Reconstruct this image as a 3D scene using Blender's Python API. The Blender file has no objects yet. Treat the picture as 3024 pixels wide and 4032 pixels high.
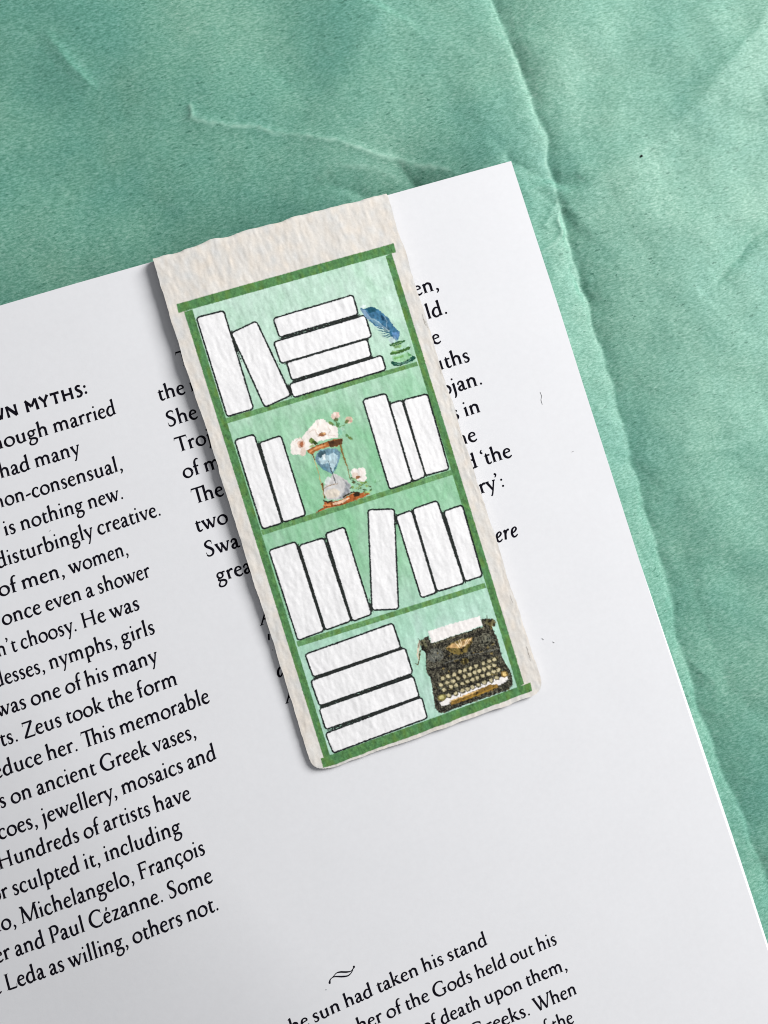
import bpy, math, random
import numpy as np
from mathutils import Matrix, Vector

scene = bpy.context.scene
C = scene.collection

# ------------------------------------------------------------------ camera
CAM = np.array([0.0099822, 0.03482061, 0.12785293])
RB = np.array([[0.94747391, 0.30204441, -0.10517781],
               [-0.30497281, 0.95227791, -0.01258405],
               [0.09635756, 0.04399943, 0.99437381]])
FOC, CX, CY = 3100.0, 1512.0, 2016.0        # focal length and centre on a 3024 x 4032 frame
cd = bpy.data.cameras.new('camera')
cam = bpy.data.objects.new('camera', cd)
C.objects.link(cam)
cd.sensor_fit = 'HORIZONTAL'
cd.sensor_width = 36.0
cd.lens = FOC / 3024.0 * 36.0
cd.clip_start = 0.005
cd.clip_end = 20.0
cam.matrix_world = Matrix([list(RB[i]) + [CAM[i]] for i in range(3)] + [[0, 0, 0, 1]])
scene.camera = cam

# ------------------------------------------------------------------ light and exposure
world = bpy.data.worlds.new('World')
scene.world = world
world.use_nodes = True
bg = world.node_tree.nodes['Background']
bg.inputs[0].default_value = (0.97, 0.98, 1.0, 1)
bg.inputs[1].default_value = 0.24


def area(name, loc, target, size, size_y, power, col):
    l = bpy.data.lights.new(name, 'AREA')
    l.shape = 'RECTANGLE'
    l.size = size
    l.size_y = size_y
    l.energy = power
    l.color = col
    o = bpy.data.objects.new(name, l)
    C.objects.link(o)
    o.location = loc
    o.rotation_euler = (Vector(target) - Vector(loc)).to_track_quat('-Z', 'Y').to_euler()
    return o


area('window_light', (0.60, 0.21, 0.40), (0.02, 0.035, 0.0), 0.27, 0.36, 8.6, (1.0, 0.985, 0.96))

scene.render.engine = 'CYCLES'
scene.cycles.filter_width = 1.05      # crisp, like the sharpened photograph
vs = scene.view_settings
vs.view_transform = 'Standard'
vs.look = 'None'
vs.exposure = 0.0
vs.gamma = 1.0


# ------------------------------------------------------------------ helpers
def ray_at(x, y, z=0.0):
    """points on the horizontal level z seen at photo position (x, y)"""
    x = np.asarray(x, float)
    y = np.asarray(y, float)
    d = np.stack([(x - CX) / FOC, -(y - CY) / FOC, -np.ones_like(x)], -1) @ RB.T
    k = (z - CAM[2]) / d[..., 2]
    return CAM + d * k[..., None]


def project(P):
    q = (P - CAM) @ RB
    return CX + FOC * q[..., 0] / -q[..., 2], CY - FOC * q[..., 1] / -q[..., 2]


def fnoise(ny, nx, ly, lx, seed):
    """smooth random field; ly, lx = feature size in cells"""
    r = np.random.default_rng(seed)
    F = np.fft.rfft2(r.standard_normal((ny, nx)))
    fy = np.fft.fftfreq(ny)[:, None]
    fx = np.fft.rfftfreq(nx)[None, :]
    F *= np.exp(-2.0 * ((fy * ly) ** 2 + (fx * lx) ** 2))
    n = np.fft.irfft2(F, (ny, nx))
    return n / n.std()


def sstep(a, b, x):
    t = np.clip((x - a) / (b - a), 0, 1)
    return t * t * (3 - 2 * t)


def srgb(r, g, b):
    c = np.array([r, g, b], float) / 255.0
    return np.where(c <= 0.04045, c / 12.92, ((c + 0.055) / 1.055) ** 2.4)


def mesh_np(name, V, F, mat, parent=None, col=None, smooth=False):
    """V (n,3), F (m,k) with one polygon size"""
    me = bpy.data.meshes.new(name)
    V = np.ascontiguousarray(V, np.float32)
    F = np.ascontiguousarray(F, np.int32)
    m, k = F.shape
    me.vertices.add(len(V))
    me.vertices.foreach_set('co', V.ravel())
    me.loops.add(m * k)
    me.loops.foreach_set('vertex_index', F.ravel())
    me.polygons.add(m)
    me.polygons.foreach_set('loop_start', np.arange(0, m * k, k, dtype=np.int32))
    me.polygons.foreach_set('loop_total', np.full(m, k, np.int32))
    me.polygons.foreach_set('use_smooth', np.full(m, smooth, bool))
    if col is not None:
        at = me.color_attributes.new('Col', 'FLOAT_COLOR', 'POINT')
        cc = np.ones((len(V), 4), np.float32)
        cc[:, :3] = col
        at.data.foreach_set('color', cc.ravel())
    me.update()
    me.validate()
    me.materials.append(mat)
    o = bpy.data.objects.new(name, me)
    C.objects.link(o)
    if parent is not None:
        o.parent = parent
    return o


def tag(o, label=None, cat=None, group=None, kind=None):
    if label: o['label'] = label
    if cat: o['category'] = cat
    if group: o['group'] = group
    if kind: o['kind'] = kind
    return o


def empty(name, loc=(0, 0, 0)):
    o = bpy.data.objects.new(name, None)
    C.objects.link(o)
    o.empty_display_size = 0.01
    return o


def slab(name, P, thick, mat, parent=None):
    """closed sheet from a grid of points P (ny,nx,3), thick below it"""
    ny, nx = P.shape[:2]
    top = P.reshape(-1, 3)
    bot = top - np.array([0, 0, thick])
    n = ny * nx
    idx = np.arange(n).reshape(ny, nx)
    q = np.stack([idx[:-1, :-1], idx[:-1, 1:], idx[1:, 1:], idx[1:, :-1]], -1).reshape(-1, 4)
    rim = np.concatenate([idx[0, :], idx[1:, -1], idx[-1, -2::-1], idx[-2:0:-1, 0]])
    r2 = np.roll(rim, -1)
    side = np.stack([rim, rim + n, r2 + n, r2], -1)
    a, b, c = top[q[0, 0]], top[q[0, 1]], top[q[0, 2]]
    if np.cross(b - a, c - b)[2] < 0:
        q = q[:, ::-1]
        side = side[:, ::-1]
    V = np.concatenate([top, bot])
    F = np.concatenate([q, q[:, ::-1] + n, side])
    return mesh_np(name, V, F, mat, parent)


# ------------------------------------------------------------------ materials
def new_mat(name):
    m = bpy.data.materials.new(name)
    m.use_nodes = True
    nt = m.node_tree
    return m, nt, nt.nodes, nt.links, nt.nodes['Principled BSDF']


def noise_node(nt, scale, detail=4, rough=0.6, vec=None):
    n = nt.nodes.new('ShaderNodeTexNoise')
    n.inputs['Scale'].default_value = scale
    n.inputs['Detail'].default_value = detail
    n.inputs['Roughness'].default_value = rough
    if vec is not None: nt.links.new(vec, n.inputs['Vector'])
    return n


def ramp(nt, src, stops):
    r = nt.nodes.new('ShaderNodeValToRGB')
    el = r.color_ramp.elements
    while len(el) < len(stops): el.new(0.5)
    for e, (p, c) in zip(el, stops):
        e.position = p
        e.color = (*c, 1)
    nt.links.new(src, r.inputs[0])
    return r


def mixc(nt, mode, fac, a, b):
    m = nt.nodes.new('ShaderNodeMix')
    m.data_type = 'RGBA'
    m.blend_type = mode
    for s, v in ((0, fac), (6, a), (7, b)):
        if isinstance(v, (int, float)): m.inputs[s].default_value = v
        elif isinstance(v, tuple): m.inputs[s].default_value = (*v, 1)
        else: nt.links.new(v, m.inputs[s])
    return m.outputs[2]


def page_material(name, base, amp=0.03):
    m, nt, N, L, b = new_mat(name)
    tc = N.new('ShaderNodeTexCoord')
    n1 = noise_node(nt, 900, 5, 0.7, tc.outputs['Object'])
    r = ramp(nt, n1.outputs['Fac'], [(0.32, tuple(x * (1 - amp) for x in base)), (0.7, base)])
    n3 = noise_node(nt, 90, 3, 0.6, tc.outputs['Object'])
    r3 = ramp(nt, n3.outputs['Fac'], [(0.35, (0.985, 0.985, 0.985)), (0.65, (1, 1, 1))])
    L.new(mixc(nt, 'MULTIPLY', 1.0, r.outputs[0], r3.outputs[0]), b.inputs['Base Color'])
    b.inputs['Roughness'].default_value = 0.75
    b.inputs['Specular IOR Level'].default_value = 0.25
    n2 = noise_node(nt, 2200, 4, 0.7, tc.outputs['Object'])
    bp = N.new('ShaderNodeBump')
    bp.inputs['Strength'].default_value = 0.25
    bp.inputs['Distance'].default_value = 0.00002
    L.new(n2.outputs['Fac'], bp.inputs['Height'])
    L.new(bp.outputs[0], b.inputs['Normal'])
    return m


MAT_PAGE = page_material('page_paper', (0.752, 0.762, 0.798))
MAT_BLOCK = page_material('page_block_paper', (0.78, 0.775, 0.77), 0.12)


def ink_material():
    m, nt, N, L, b = new_mat('black_ink')
    tc = N.new('ShaderNodeTexCoord')
    n = noise_node(nt, 1500, 3, 0.6, tc.outputs['Object'])
    r = ramp(nt, n.outputs['Fac'], [(0.35, (0.003, 0.0025, 0.006)), (0.75, (0.010, 0.009, 0.016))])
    L.new(r.outputs[0], b.inputs['Base Color'])
    b.inputs['Roughness'].default_value = 0.9
    b.inputs['Specular IOR Level'].default_value = 0.05
    return m


MAT_INK = ink_material()


def card_material():
    m, nt, N, L, b = new_mat('cold_pressed_card')
    at = N.new('ShaderNodeVertexColor')
    at.layer_name = 'Col'
    tc = N.new('ShaderNodeTexCoord')
    n = noise_node(nt, 2600, 3, 0.6, tc.outputs['Object'])
    r = ramp(nt, n.outputs['Fac'], [(0.3, (0.93, 0.93, 0.93)), (0.7, (1.0, 1.0, 1.0))])
    L.new(mixc(nt, 'MULTIPLY', 1.0, at.outputs['Color'], r.outputs[0]), b.inputs['Base Color'])
    b.inputs['Roughness'].default_value = 0.85
    b.inputs['Specular IOR Level'].default_value = 0.15
    return m


MAT_CARD = card_material()


def plain(name, col, rough=0.8):
    m, nt, N, L, b = new_mat(name)
    tc = N.new('ShaderNodeTexCoord')
    n = noise_node(nt, 800, 3, 0.6, tc.outputs['Object'])
    r = ramp(nt, n.outputs['Fac'], [(0.3, tuple(x * 0.9 for x in col)), (0.7, col)])
    L.new(r.outputs[0], b.inputs['Base Color'])
    b.inputs['Roughness'].default_value = rough
    return m


MAT_CARD_EDGE = plain('card_edge', (0.66, 0.61, 0.54))


def tissue_material():
    m, nt, N, L, b = new_mat('teal_tissue')
    tc = N.new('ShaderNodeTexCoord')
    mp = N.new('ShaderNodeMapping')
    mp.inputs['Rotation'].default_value = (0, 0, math.radians(-6))
    mp.inputs['Scale'].default_value = (0.55, 1.35, 1)
    L.new(tc.outputs['Object'], mp.inputs['Vector'])
    fine = noise_node(nt, 2500, 6, 0.72, mp.outputs[0])
    c1 = ramp(nt, fine.outputs['Fac'], [(0.34, (0.070, 0.235, 0.165)), (0.50, (0.138, 0.355, 0.265)), (0.66, (0.262, 0.495, 0.402))])
    mid = noise_node(nt, 42, 5, 0.62, tc.outputs['Object'])
    c2 = ramp(nt, mid.outputs['Fac'], [(0.33, (0.74, 0.88, 0.92)), (0.50, (0.95, 0.97, 0.985)), (0.67, (1.14, 1.03, 1.04))])
    c = mixc(nt, 'MULTIPLY', 1.0, c1.outputs[0], c2.outputs[0])
    # short dark fibres
    mp2 = N.new('ShaderNodeMapping')
    mp2.inputs['Rotation'].default_value = (0, 0, math.radians(-10))
    mp2.inputs['Scale'].default_value = (0.45, 1.3, 1)
    L.new(tc.outputs['Object'], mp2.inputs['Vector'])
    sp = noise_node(nt, 1500, 3, 0.6, mp2.outputs[0])
    r4 = ramp(nt, sp.outputs['Fac'], [(0.315, (1, 1, 1)), (0.365, (0, 0, 0))])
    dens = noise_node(nt, 25, 2, 0.5, tc.outputs['Object'])
    r5 = ramp(nt, dens.outputs['Fac'], [(0.35, (0.35, 0.35, 0.35)), (0.65, (0.95, 0.95, 0.95))])
    fac = mixc(nt, 'MULTIPLY', 1.0, r4.outputs[0], r5.outputs[0])
    c = mixc(nt, 'MIX', fac, c, (0.025, 0.15, 0.10))
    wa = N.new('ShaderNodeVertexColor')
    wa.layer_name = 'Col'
    c = mixc(nt, 'MIX', wa.outputs['Color'], c, (0.40, 0.64, 0.535))  # paler teal mixed in along the crease lines
    L.new(c, b.inputs['Base Color'])
    b.inputs['Roughness'].default_value = 0.62
    b.inputs['Specular IOR Level'].default_value = 0.5
    b.inputs['Sheen Weight'].default_value = 0.12
    b.inputs['Sheen Roughness'].default_value = 0.5
    bump_n = noise_node(nt, 1900, 5, 0.7, mp.outputs[0])
    bp = N.new('ShaderNodeBump')
    bp.inputs['Strength'].default_value = 0.35
    bp.inputs['Distance'].default_value = 0.00006
    L.new(bump_n.outputs['Fac'], bp.inputs['Height'])
    L.new(bp.outputs[0], b.inputs['Normal'])
    return m


MAT_TISSUE = tissue_material()

# ------------------------------------------------------------------ table and tissue paper
TZ = -0.0055
tb = mesh_np('table_top', np.array([(-.6, -.6, TZ - .0240), (.7, -.6, TZ - .0240), (.7, .7, TZ - .0240), (-.6, .7, TZ - .0240)]),
             np.array([[0, 1, 2, 3]]), plain('table_paint', (0.7, 0.69, 0.67), 0.5))
tag(tb, kind='structure')


def sd_under(X, Y):
    """1 well under the book, 0 outside it"""
    dt = (Y + 0.284 * X - 1203) / 1.04
    dr = -((X - 2012.6) - 0.322 * (Y - 633.8)) / 1.05
    return sstep(60, 700, np.minimum(dt, dr))


def tissue():
    nx, ny = 800, 910
    xs = np.linspace(-0.080, 0.125, nx)
    ys = np.linspace(-0.080, 0.155, ny)
    GX, GY = np.meshgrid(xs, ys)
    P = np.stack([GX, GY, np.full_like(GX, TZ)], -1)
    X, Y = project(P)
    wob = fnoise(ny, nx, 18, 18, 3)
    wob2 = fnoise(ny, nx, 18, 18, 4)
    wf = fnoise(ny, nx, 4, 4, 41)
    wf2 = fnoise(ny, nx, 4, 4, 42)
    Xw, Yw = X + 5 * wob + 1.6 * wf, Y + 5 * wob2 + 1.6 * wf2
    H = np.zeros_like(X)

    CREASE_TINT = np.zeros_like(X)

    def fold(pts, amp, wl, wr, ends=0.08, crease_tint=0.0, ww=7.0, side=0.0):
        """amp: height along the line, wl / wr: fall-off left and right, wear: paler colour painted along the line"""
        nonlocal H, CREASE_TINT
        pts = np.array(pts, float)
        amp = np.broadcast_to(np.array(amp, float), (len(pts),)) * 2.1e-3
        seg = np.diff(pts, axis=0)
        ln = np.hypot(seg[:, 0], seg[:, 1])
        tot = ln.sum()
        acc = np.concatenate([[0], np.cumsum(ln)])
        best = np.full(X.shape, 1e9)
        S = np.zeros_like(X)
        A = np.zeros_like(X)
        for i in range(len(seg)):
            dx, dy = Xw - pts[i, 0], Yw - pts[i, 1]
            t = np.clip((dx * seg[i, 0] + dy * seg[i, 1]) / ln[i] ** 2, 0, 1)
            ex, ey = dx - t * seg[i, 0], dy - t * seg[i, 1]
            d = np.hypot(ex, ey)
            s = np.sign(seg[i, 0] * ey - seg[i, 1] * ex)
            k = d < best
            best = np.where(k, d, best)
            S = np.where(k, s, S)
            tt = (acc[i] + t * ln[i]) / tot
            a = amp[i] * (1 - t) + amp[i + 1] * t
            if ends: a = a * sstep(0, ends, tt) * sstep(0, ends, 1 - tt)
            A = np.where(k, a, A)
        if crease_tint:
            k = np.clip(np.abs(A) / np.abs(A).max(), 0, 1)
            CREASE_TINT = np.maximum(CREASE_TINT, crease_tint * k * np.exp(-((best * S - side) / ww) ** 2) * (0.75 + 0.3 * wf))
        w = np.where(S > 0, wl, wr)
        H = H + A * (np.exp(-(np.sqrt(best ** 2 + 36) - 6) / w))

    main = [(1900, -150), (1940, 0), (2000, 130), (2045, 270), (2110, 430), (2150, 560), (2180, 690), (2215, 850), (2262, 1020),
            (2330, 1190), (2396, 1420), (2452, 1640), (2506, 1850), (2560, 2040), (2622, 2240), (2682, 2470), (2758, 2763),
            (2826, 2930), (2890, 3123), (2962, 3290), (3040, 3480), (3150, 3760)]
    am = [-.40, -.42, -.44, -.42, -.40, -.36, -.32, -.34, -.46, -.52, -.52, -.52, -.56, -.60, -.64, -.64, -.64, -.6, -.56, -.5, -.5, -.4]
    fold(main, am, 80, 120, 0)
    fold(main, [-.13, -.14, -.16, -.16, -.16, -.16, -.16, -.18, -.16, -.12, -.08, -.05, -.04, -.04, -.06, -.05, -.04, -.07, -.06, -.04, -.03, -.02], 16, 30, 0, crease_tint=0.24, ww=6, side=8)
    # pale long crease across the middle
    fold([(690, 440), (760, 452), (960, 480), (1150, 508), (1300, 540), (1450, 580), (1600, 612), (1760, 650), (1860, 690)],
         [.10, .12, .10, .10, .11, .12, .12, .08, .02], 30, 14, 0.10, crease_tint=0.55, ww=8)
    fold([(735, 385), (748, 450)], [.12, .16], 10, 10, 0.2, crease_tint=0.5, ww=8)
    # wrinkles right of the long crease, above the bookmark
    fold([(1180, 730), (1300, 700), (1420, 720), (1560, 770), (1700, 770)], [-.04, -.16, -.22, -.20, -.04], 34, 40)
    fold([(1560, 600), (1640, 690), (1760, 740)], [-.06, -.26, -.03], 60, 22)
    fold([(1240, 690), (1350, 640), (1480, 640), (1640, 690)], [.03, .10, .10, .02], 40, 30, crease_tint=0.25, ww=9)
    fold([(1500, 0), (1440, 130), (1400, 260), (1280, 360)], [.25, .22, .16, .03], 110, 150, 0.1)
    fold([(1980, 600), (2060, 640), (2140, 700), (2210, 730), (2290, 690)], [-.1, -.2, -.26, -.2, -.05], 26, 30)
    fold([(2050, 760), (2120, 730), (2190, 745), (2240, 790)], [.05, .14, .16, .06], 18, 22)
    fold([(2130, 900), (2170, 830), (2200, 780), (2230, 740)], [.1, .16, .14, .05], 22, 14)
    fold([(2205, 800), (2196, 870), (2212, 940)], [.1, .26, .1], 10, 22, crease_tint=0.6, ww=6)
    fold([(2120, 1010), (2180, 960), (2225, 900)], [.08, .14, .1], 16, 12, crease_tint=0.4, ww=6)
    fold([(2190, 1090), (2250, 1060), (2300, 1130), (2340, 1200)], [-.05, -.22, -.22, -.05], 22, 30)
    # broad ridge to the upper right
    fold([(2205, 840), (2330, 720), (2470, 640), (2640, 520), (2800, 330), (2960, 130), (3100, -80)],
         [.40, .42, .38, .40, .44, .44, .4], 110, 190, 0.04)
    fold([(2560, 680), (2680, 610), (2840, 560), (3060, 420)], [-.05, -.18, -.2, -.15], 60, 90)
    fold([(2420, 760), (2520, 700), (2640, 640)], [.03, .10, .03], 20, 30)
    # crease entering from the right
    fold([(2740, 1160), (2840, 1085), (2900, 1020), (2970, 930), (3060, 860), (3160, 800)], [-.03, -.30, -.42, -.42, -.38, -.36], 30, 60, 0.05)
    fold([(2500, 1500), (2680, 1330), (2800, 1180)], [.04, .14, .05], 120, 120)
    fold([(2560, 1900), (2700, 1780), (2900, 1760), (3060, 1700)], [.02, .22, .22, .16], 110, 150)
    fold([(2640, 2100), (2740, 2280), (2800, 2500), (2880, 2700), (3060, 2900)], [-.05, -.2, -.2, -.15, -.1], 90, 130)
    fold([(2690, 2550), (2740, 2600), (2830, 2700), (2860, 2830)], [.02, .16, .14, .02], 60, 36)
    fold([(2880, 3120), (2950, 3300), (3010, 3420)], [.05, .16, .08], 40, 36)
    # left part: one soft dent
    fold([(150, 60), (215, 160), (300, 250), (360, 300)], [.03, .20, .20, .02], 60, 20)
    fold([(1000, 200), (1120, 290), (1240, 420)], [-.03, -.12, -.02], 120, 90)
    # sinks towards the book along its top edge
    top = 1203 - 0.284 * X
    H = H - 0.0056 * np.exp(-np.clip(top - Y, 0, None) / 190.0) * sstep(2100, 1500, X)
    big = fnoise(ny, nx, 97, 97, 5)
    med = fnoise(ny, nx, 34, 34, 6)
    sm = fnoise(ny, nx, 9, 9, 7)
    env = 0.5 + 0.5 * sstep(1300, 2100, X)
    H = H + big * 0.00034 + med * 0.00013 * env + sm * 0.000012 * (0.6 + 0.8 * env)
    H = np.minimum(H, 0.0034)
    under = sd_under(X, Y)
    H = H - 0.055 * np.clip(1600 - X, 0, 3000) / 24000.0 * sstep(1600, 1000, X)
    H = H - 0.0050 * under
    P[..., 2] = TZ + H
    idx = np.arange(nx * ny).reshape(ny, nx)
    q = np.stack([idx[:-1, :-1], idx[:-1, 1:], idx[1:, 1:], idx[1:, :-1]], -1).reshape(-1, 4)
    wcol = np.repeat(np.clip(CREASE_TINT, 0, 1).reshape(-1, 1), 3, 1)
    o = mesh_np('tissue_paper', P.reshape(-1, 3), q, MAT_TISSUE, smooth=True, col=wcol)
    tag(o, 'creased teal green tissue paper spread under the open book', 'tissue paper')
    return xs, ys, P[..., 2]


TXS, TYS, THZ = tissue()


def tissue_z(x, y):
    i = int(np.clip(np.searchsorted(TYS, y), 1, len(TYS) - 1))
    j = int(np.clip(np.searchsorted(TXS, x), 1, len(TXS) - 1))
    return float(THZ[i, j])


# ------------------------------------------------------------------ book
def page_h(x, y):
    """gentle waviness of the top page"""
    return (0.00010 * np.sin(x * 70 + y * 22 + 1.0) + 0.00008 * np.sin(y * 60 - x * 25 + 0.4)
            - 0.00020 * sstep(0.055, 0.085, x)
            - 0.0060 * sstep(-0.020, -0.088, x * 0.9 + y * 0.45))


def surf_at(X, Y):
    P = ray_at(X, Y, 0.0)
    for _ in range(4):
        z = page_h(P[..., 0], P[..., 1])
        P = ray_at(X, Y, z)
    return P


book = empty('open_book')
tag(book, 'open book lying on tissue paper with printed white pages', 'book')

corner = np.array([2012.6, 633.8])
top_pts = np.array([(2012.6, 633.8), (1527.6, 766.5), (1060, 898), (595.8, 1031.6), (300, 1116), (0, 1204), (-500, 1352), (-1500, 1650)])
side_pts = np.array([(2012.6, 633.8), (2103, 913), (2196.7, 1200), (2290, 1497), (2452, 2000), (2612, 2497), (2754, 2930), (2896, 3352), (3007, 3691), (3110, 4010), (3230, 4380)])


def edge_curve(pts, n, z=0.0):
    W = ray_at(pts[:, 0], pts[:, 1], z)
    d = np.concatenate([[0], np.cumsum(np.linalg.norm(np.diff(W, axis=0), axis=1))])
    t = np.linspace(0, d[-1], n)
    out = np.stack([np.interp(t, d, W[:, i]) for i in range(3)], -1)
    k = np.ones(9) / 9
    for i in range(2):
        pad = np.concatenate([2 * out[0, i] - out[8:0:-1, i], out[:, i], 2 * out[-1, i] - out[-2:-10:-1, i]])
        out[:, i] = np.convolve(pad, k, 'same')[8:-8]
    return out


topc = edge_curve(top_pts, 460)
sidec = edge_curve(side_pts, 130)


def page_grid(push=None, inset=0.0):
    G = sidec[:, None, :] + (topc - topc[0])[None, :, :]
    if push is not None:
        G = G + push[:, None, None] * np.array([1.0, 0.0, 0.0])
    G[..., 1] -= inset
    return G


G = page_grid()
G[..., 2] = page_h(G[..., 0], G[..., 1])
page = slab('page', G, 0.00011, MAT_PAGE, book)
tag(page, 'top page that the bookmark is clipped over')
for pol in page.data.polygons: pol.use_smooth = False

yy = np.linspace(0, 1, len(sidec))
for k in range(3):
    push = (0.00024 + 0.00022 * k) * sstep(0.18, 0.55 + 0.05 * k, yy) * (1 + 0.12 * np.sin(yy * 9 + k)) - 0.00025 * sstep(0.2, 0.0, yy)
    G = page_grid(push, 0.0002 + 0.0001 * k)
    near = sstep(0.046, 0.056, G[..., 0])
    G[..., 2] = page_h(G[..., 0], G[..., 1]) - (0.00125 * (1 - near) + 0.00022 * near) - 0.00019 * k
    lip = np.clip(1 - np.linalg.norm((G - G[:, :1])[..., :2], axis=-1) / 0.0009, 0, 1)
    G[..., 2] -= 0.00022 * lip ** 2
    slab('page', G, 0.00010, MAT_PAGE, book)
G = page_grid(0.00052 * sstep(0.2, 0.65, yy) - 0.0006, 0.0006)
G[..., 2] = page_h(G[..., 0], G[..., 1]) - 0.0019
blk = slab('page_block', G, 0.0019, MAT_BLOCK, book)

# ------------------------------------------------------------------ letter shapes (1000 units to the em)
XH = 408.0
INK_GAIN = 35.0        # spread of the ink on the paper


def spline(pts, sub=7):
    p = np.array(pts, float)
    if len(p) == 2:
        return p
    q = np.vstack([2 * p[0] - p[1], p, 2 * p[-1] - p[-2]])
    out = []
    for i in range(1, len(q) - 2):
        a, b, c, d = q[i - 1], q[i], q[i + 1], q[i + 2]
        for t in np.linspace(0, 1, sub, endpoint=False):
            out.append(0.5 * (2 * b + (c - a) * t + (2 * a - 5 * b + 4 * c - d) * t * t + (3 * b - a - 3 * c + d) * t ** 3))
    out.append(q[-2])
    o = np.array(out)
    o[:, 2] = np.maximum(o[:, 2], 8)
    return o


def st(*pts, straight=False):
    """brush stroke, (x, y, width) per point -> strip of quads"""
    p = np.array(pts, float) if straight else spline(pts)
    d = np.gradient(p[:, :2], axis=0)
    d /= np.maximum(np.linalg.norm(d, axis=1, keepdims=True), 1e-6)
    n = np.stack([-d[:, 1], d[:, 0]], -1) * (p[:, 2:3] + INK_GAIN) / 2
    L, R = p[:, :2] + n, p[:, :2] - n
    return [np.array([L[i], R[i], R[i + 1], L[i + 1]]) for i in range(len(p) - 1)]


def poly(*pts):
    a = np.array(pts, float)
    c = a.mean(0)
    return [np.array([c, a[i], a[(i + 1) % len(a)], a[(i + 1) % len(a)]]) for i in range(len(a))]


def dot(x, y, r, ry=None):
    t = np.linspace(0, 2 * math.pi, 13)[:-1]
    return poly(*[(x + r * math.cos(a), y + (ry or r) * math.sin(a)) for a in t])


def ring(x, y, rx, ry, thick, thin, tilt=0.35):
    t = np.linspace(0, 2 * math.pi, 25)
    w = thin + (thick - thin) * np.abs(np.cos(t - tilt)) ** 1.4
    return st(*[(x + rx * math.cos(a), y + ry * math.sin(a), ww) for a, ww in zip(t, w)], straight=True)


def foot(x, l=80, r=84, y=0, w=38):
    return poly((x - l, y + 2), (x - l, y + 22), (x - w, y + 52), (x + w, y + 52), (x + r, y + 22), (x + r, y + 2), (x, y + 8))


def head(x, y, l=80, r=84, w=38):
    return poly((x - l, y - 2), (x - l, y - 22), (x - w, y - 52), (x + w, y - 52), (x + r, y - 22), (x + r, y - 2), (x, y - 8))


def flag(x, y):
    return poly((x - 92, y - 62), (x - 84, y - 46), (x + 18, y + 16), (x + 38, y + 8), (x + 38, y - 120), (x - 38, y - 130), (x - 36, y - 84))


def stem(x, y0, y1, w=76):
    return st((x, y0, w), (x - 3, (y0 + y1) / 2, w * 0.96), (x, y1, w), straight=True)


def arch(x0, x1, top=XH):
    return st((x0 + 22, top - 120, 26), (x0 + 70, top - 52, 40), (x0 + 150, top - 14, 58), (x1 - 22, top - 62, 76), (x1, top - 140, 76), (x1, 20, 74))


def bar(x0, x1, y, w=34):
    return st((x0, y, w), (x1, y, w), straight=True)


G_ = {}
G_['i'] = (245, stem(122, 8, XH - 5) + foot(122) + flag(122, XH) + dot(112, 590, 46))
G_['l'] = (245, stem(122, 8, 690) + foot(122) + flag(122, 692))
G_['n'] = (525, stem(115, 8, XH - 5) + foot(115) + flag(115, XH) + arch(115, 385) + foot(385, 72, 84))
G_['m'] = (790, stem(115, 8, XH - 5) + foot(115) + flag(115, XH) + arch(115, 378) + foot(378, 68, 74) + arch(378, 645) + foot(645, 68, 84))
G_['h'] = (515, stem(112, 8, 690) + foot(112) + flag(112, 692) + arch(112, 380) + foot(380, 72, 84))
G_['u'] = (515, st((112, XH - 10, 76), (112, 230, 76), (118, 110, 74), (165, 34, 56), (240, 14, 42), (320, 50, 34), (365, 100, 28)) + flag(112, XH)
           + stem(378, 50, XH - 5) + flag(378, XH) + poly((340, 0), (340, 60), (470, 42), (476, 26)))
G_['a'] = (405, st((66, 285, 40), (80, 340, 40), (135, 390, 38), (205, 396, 48), (262, 345, 72), (270, 260, 76), (268, 90, 74), (300, 24, 50), (350, 18, 30), (400, 46, 18))
           + dot(74, 300, 34) + st((262, 238, 24), (180, 208, 40), (100, 160, 62), (68, 92, 72), (104, 28, 60), (160, 14, 48), (215, 40, 32), (258, 78, 26)))
G_['e'] = (405, st((338, 258, 26), (330, 325, 46), (280, 382, 40), (210, 398, 34), (120, 350, 58), (68, 215, 78), (95, 95, 76), (180, 22, 60), (265, 16, 46), (335, 48, 30), (372, 82, 18))
           + st((92, 232, 24), (352, 268, 28)))
G_['o'] = (495, ring(248, 200, 186, 190, 78, 34))
G_['c'] = (405, dot(328, 330, 38, 32) + st((345, 345, 44), (300, 388, 38), (225, 398, 32), (130, 352, 58), (68, 215, 78), (95, 95, 76), (180, 22, 60), (265, 16, 46), (335, 48, 30), (372, 82, 18)))
G_['ç'] = (405, G_['c'][1] + st((215, 0, 30), (218, -45, 34), (262, -90, 56), (236, -150, 40), (170, -180, 20)))
G_['s'] = (335, poly((240, 300), (262, 296), (278, 385), (258, 390)) + st((262, 350, 26), (225, 385, 32), (165, 398, 34), (95, 360, 52), (80, 300, 66), (130, 238, 74), (205, 185, 76), (250, 115, 68), (215, 36, 48), (145, 8, 34), (85, 22, 28), (56, 60, 22))
           + poly((44, 130), (66, 134), (84, 18), (60, 14)))
G_['t'] = (315, st((132, 478, 10), (132, 410, 52), (128, 300, 76), (128, 120, 76), (152, 36, 62), (205, 14, 44), (262, 34, 28), (300, 64, 16))
           + poly((28, 362), (36, 382), (100, 420), (140, 492), (152, 490), (152, 362)) + bar(120, 292, 384, 40))
G_['r'] = (345, stem(115, 8, XH - 5) + foot(115, 80, 96) + flag(115, XH) + st((140, 300, 26), (185, 352, 44), (245, 388, 60), (320, 380, 66)) + dot(306, 366, 36))
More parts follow.
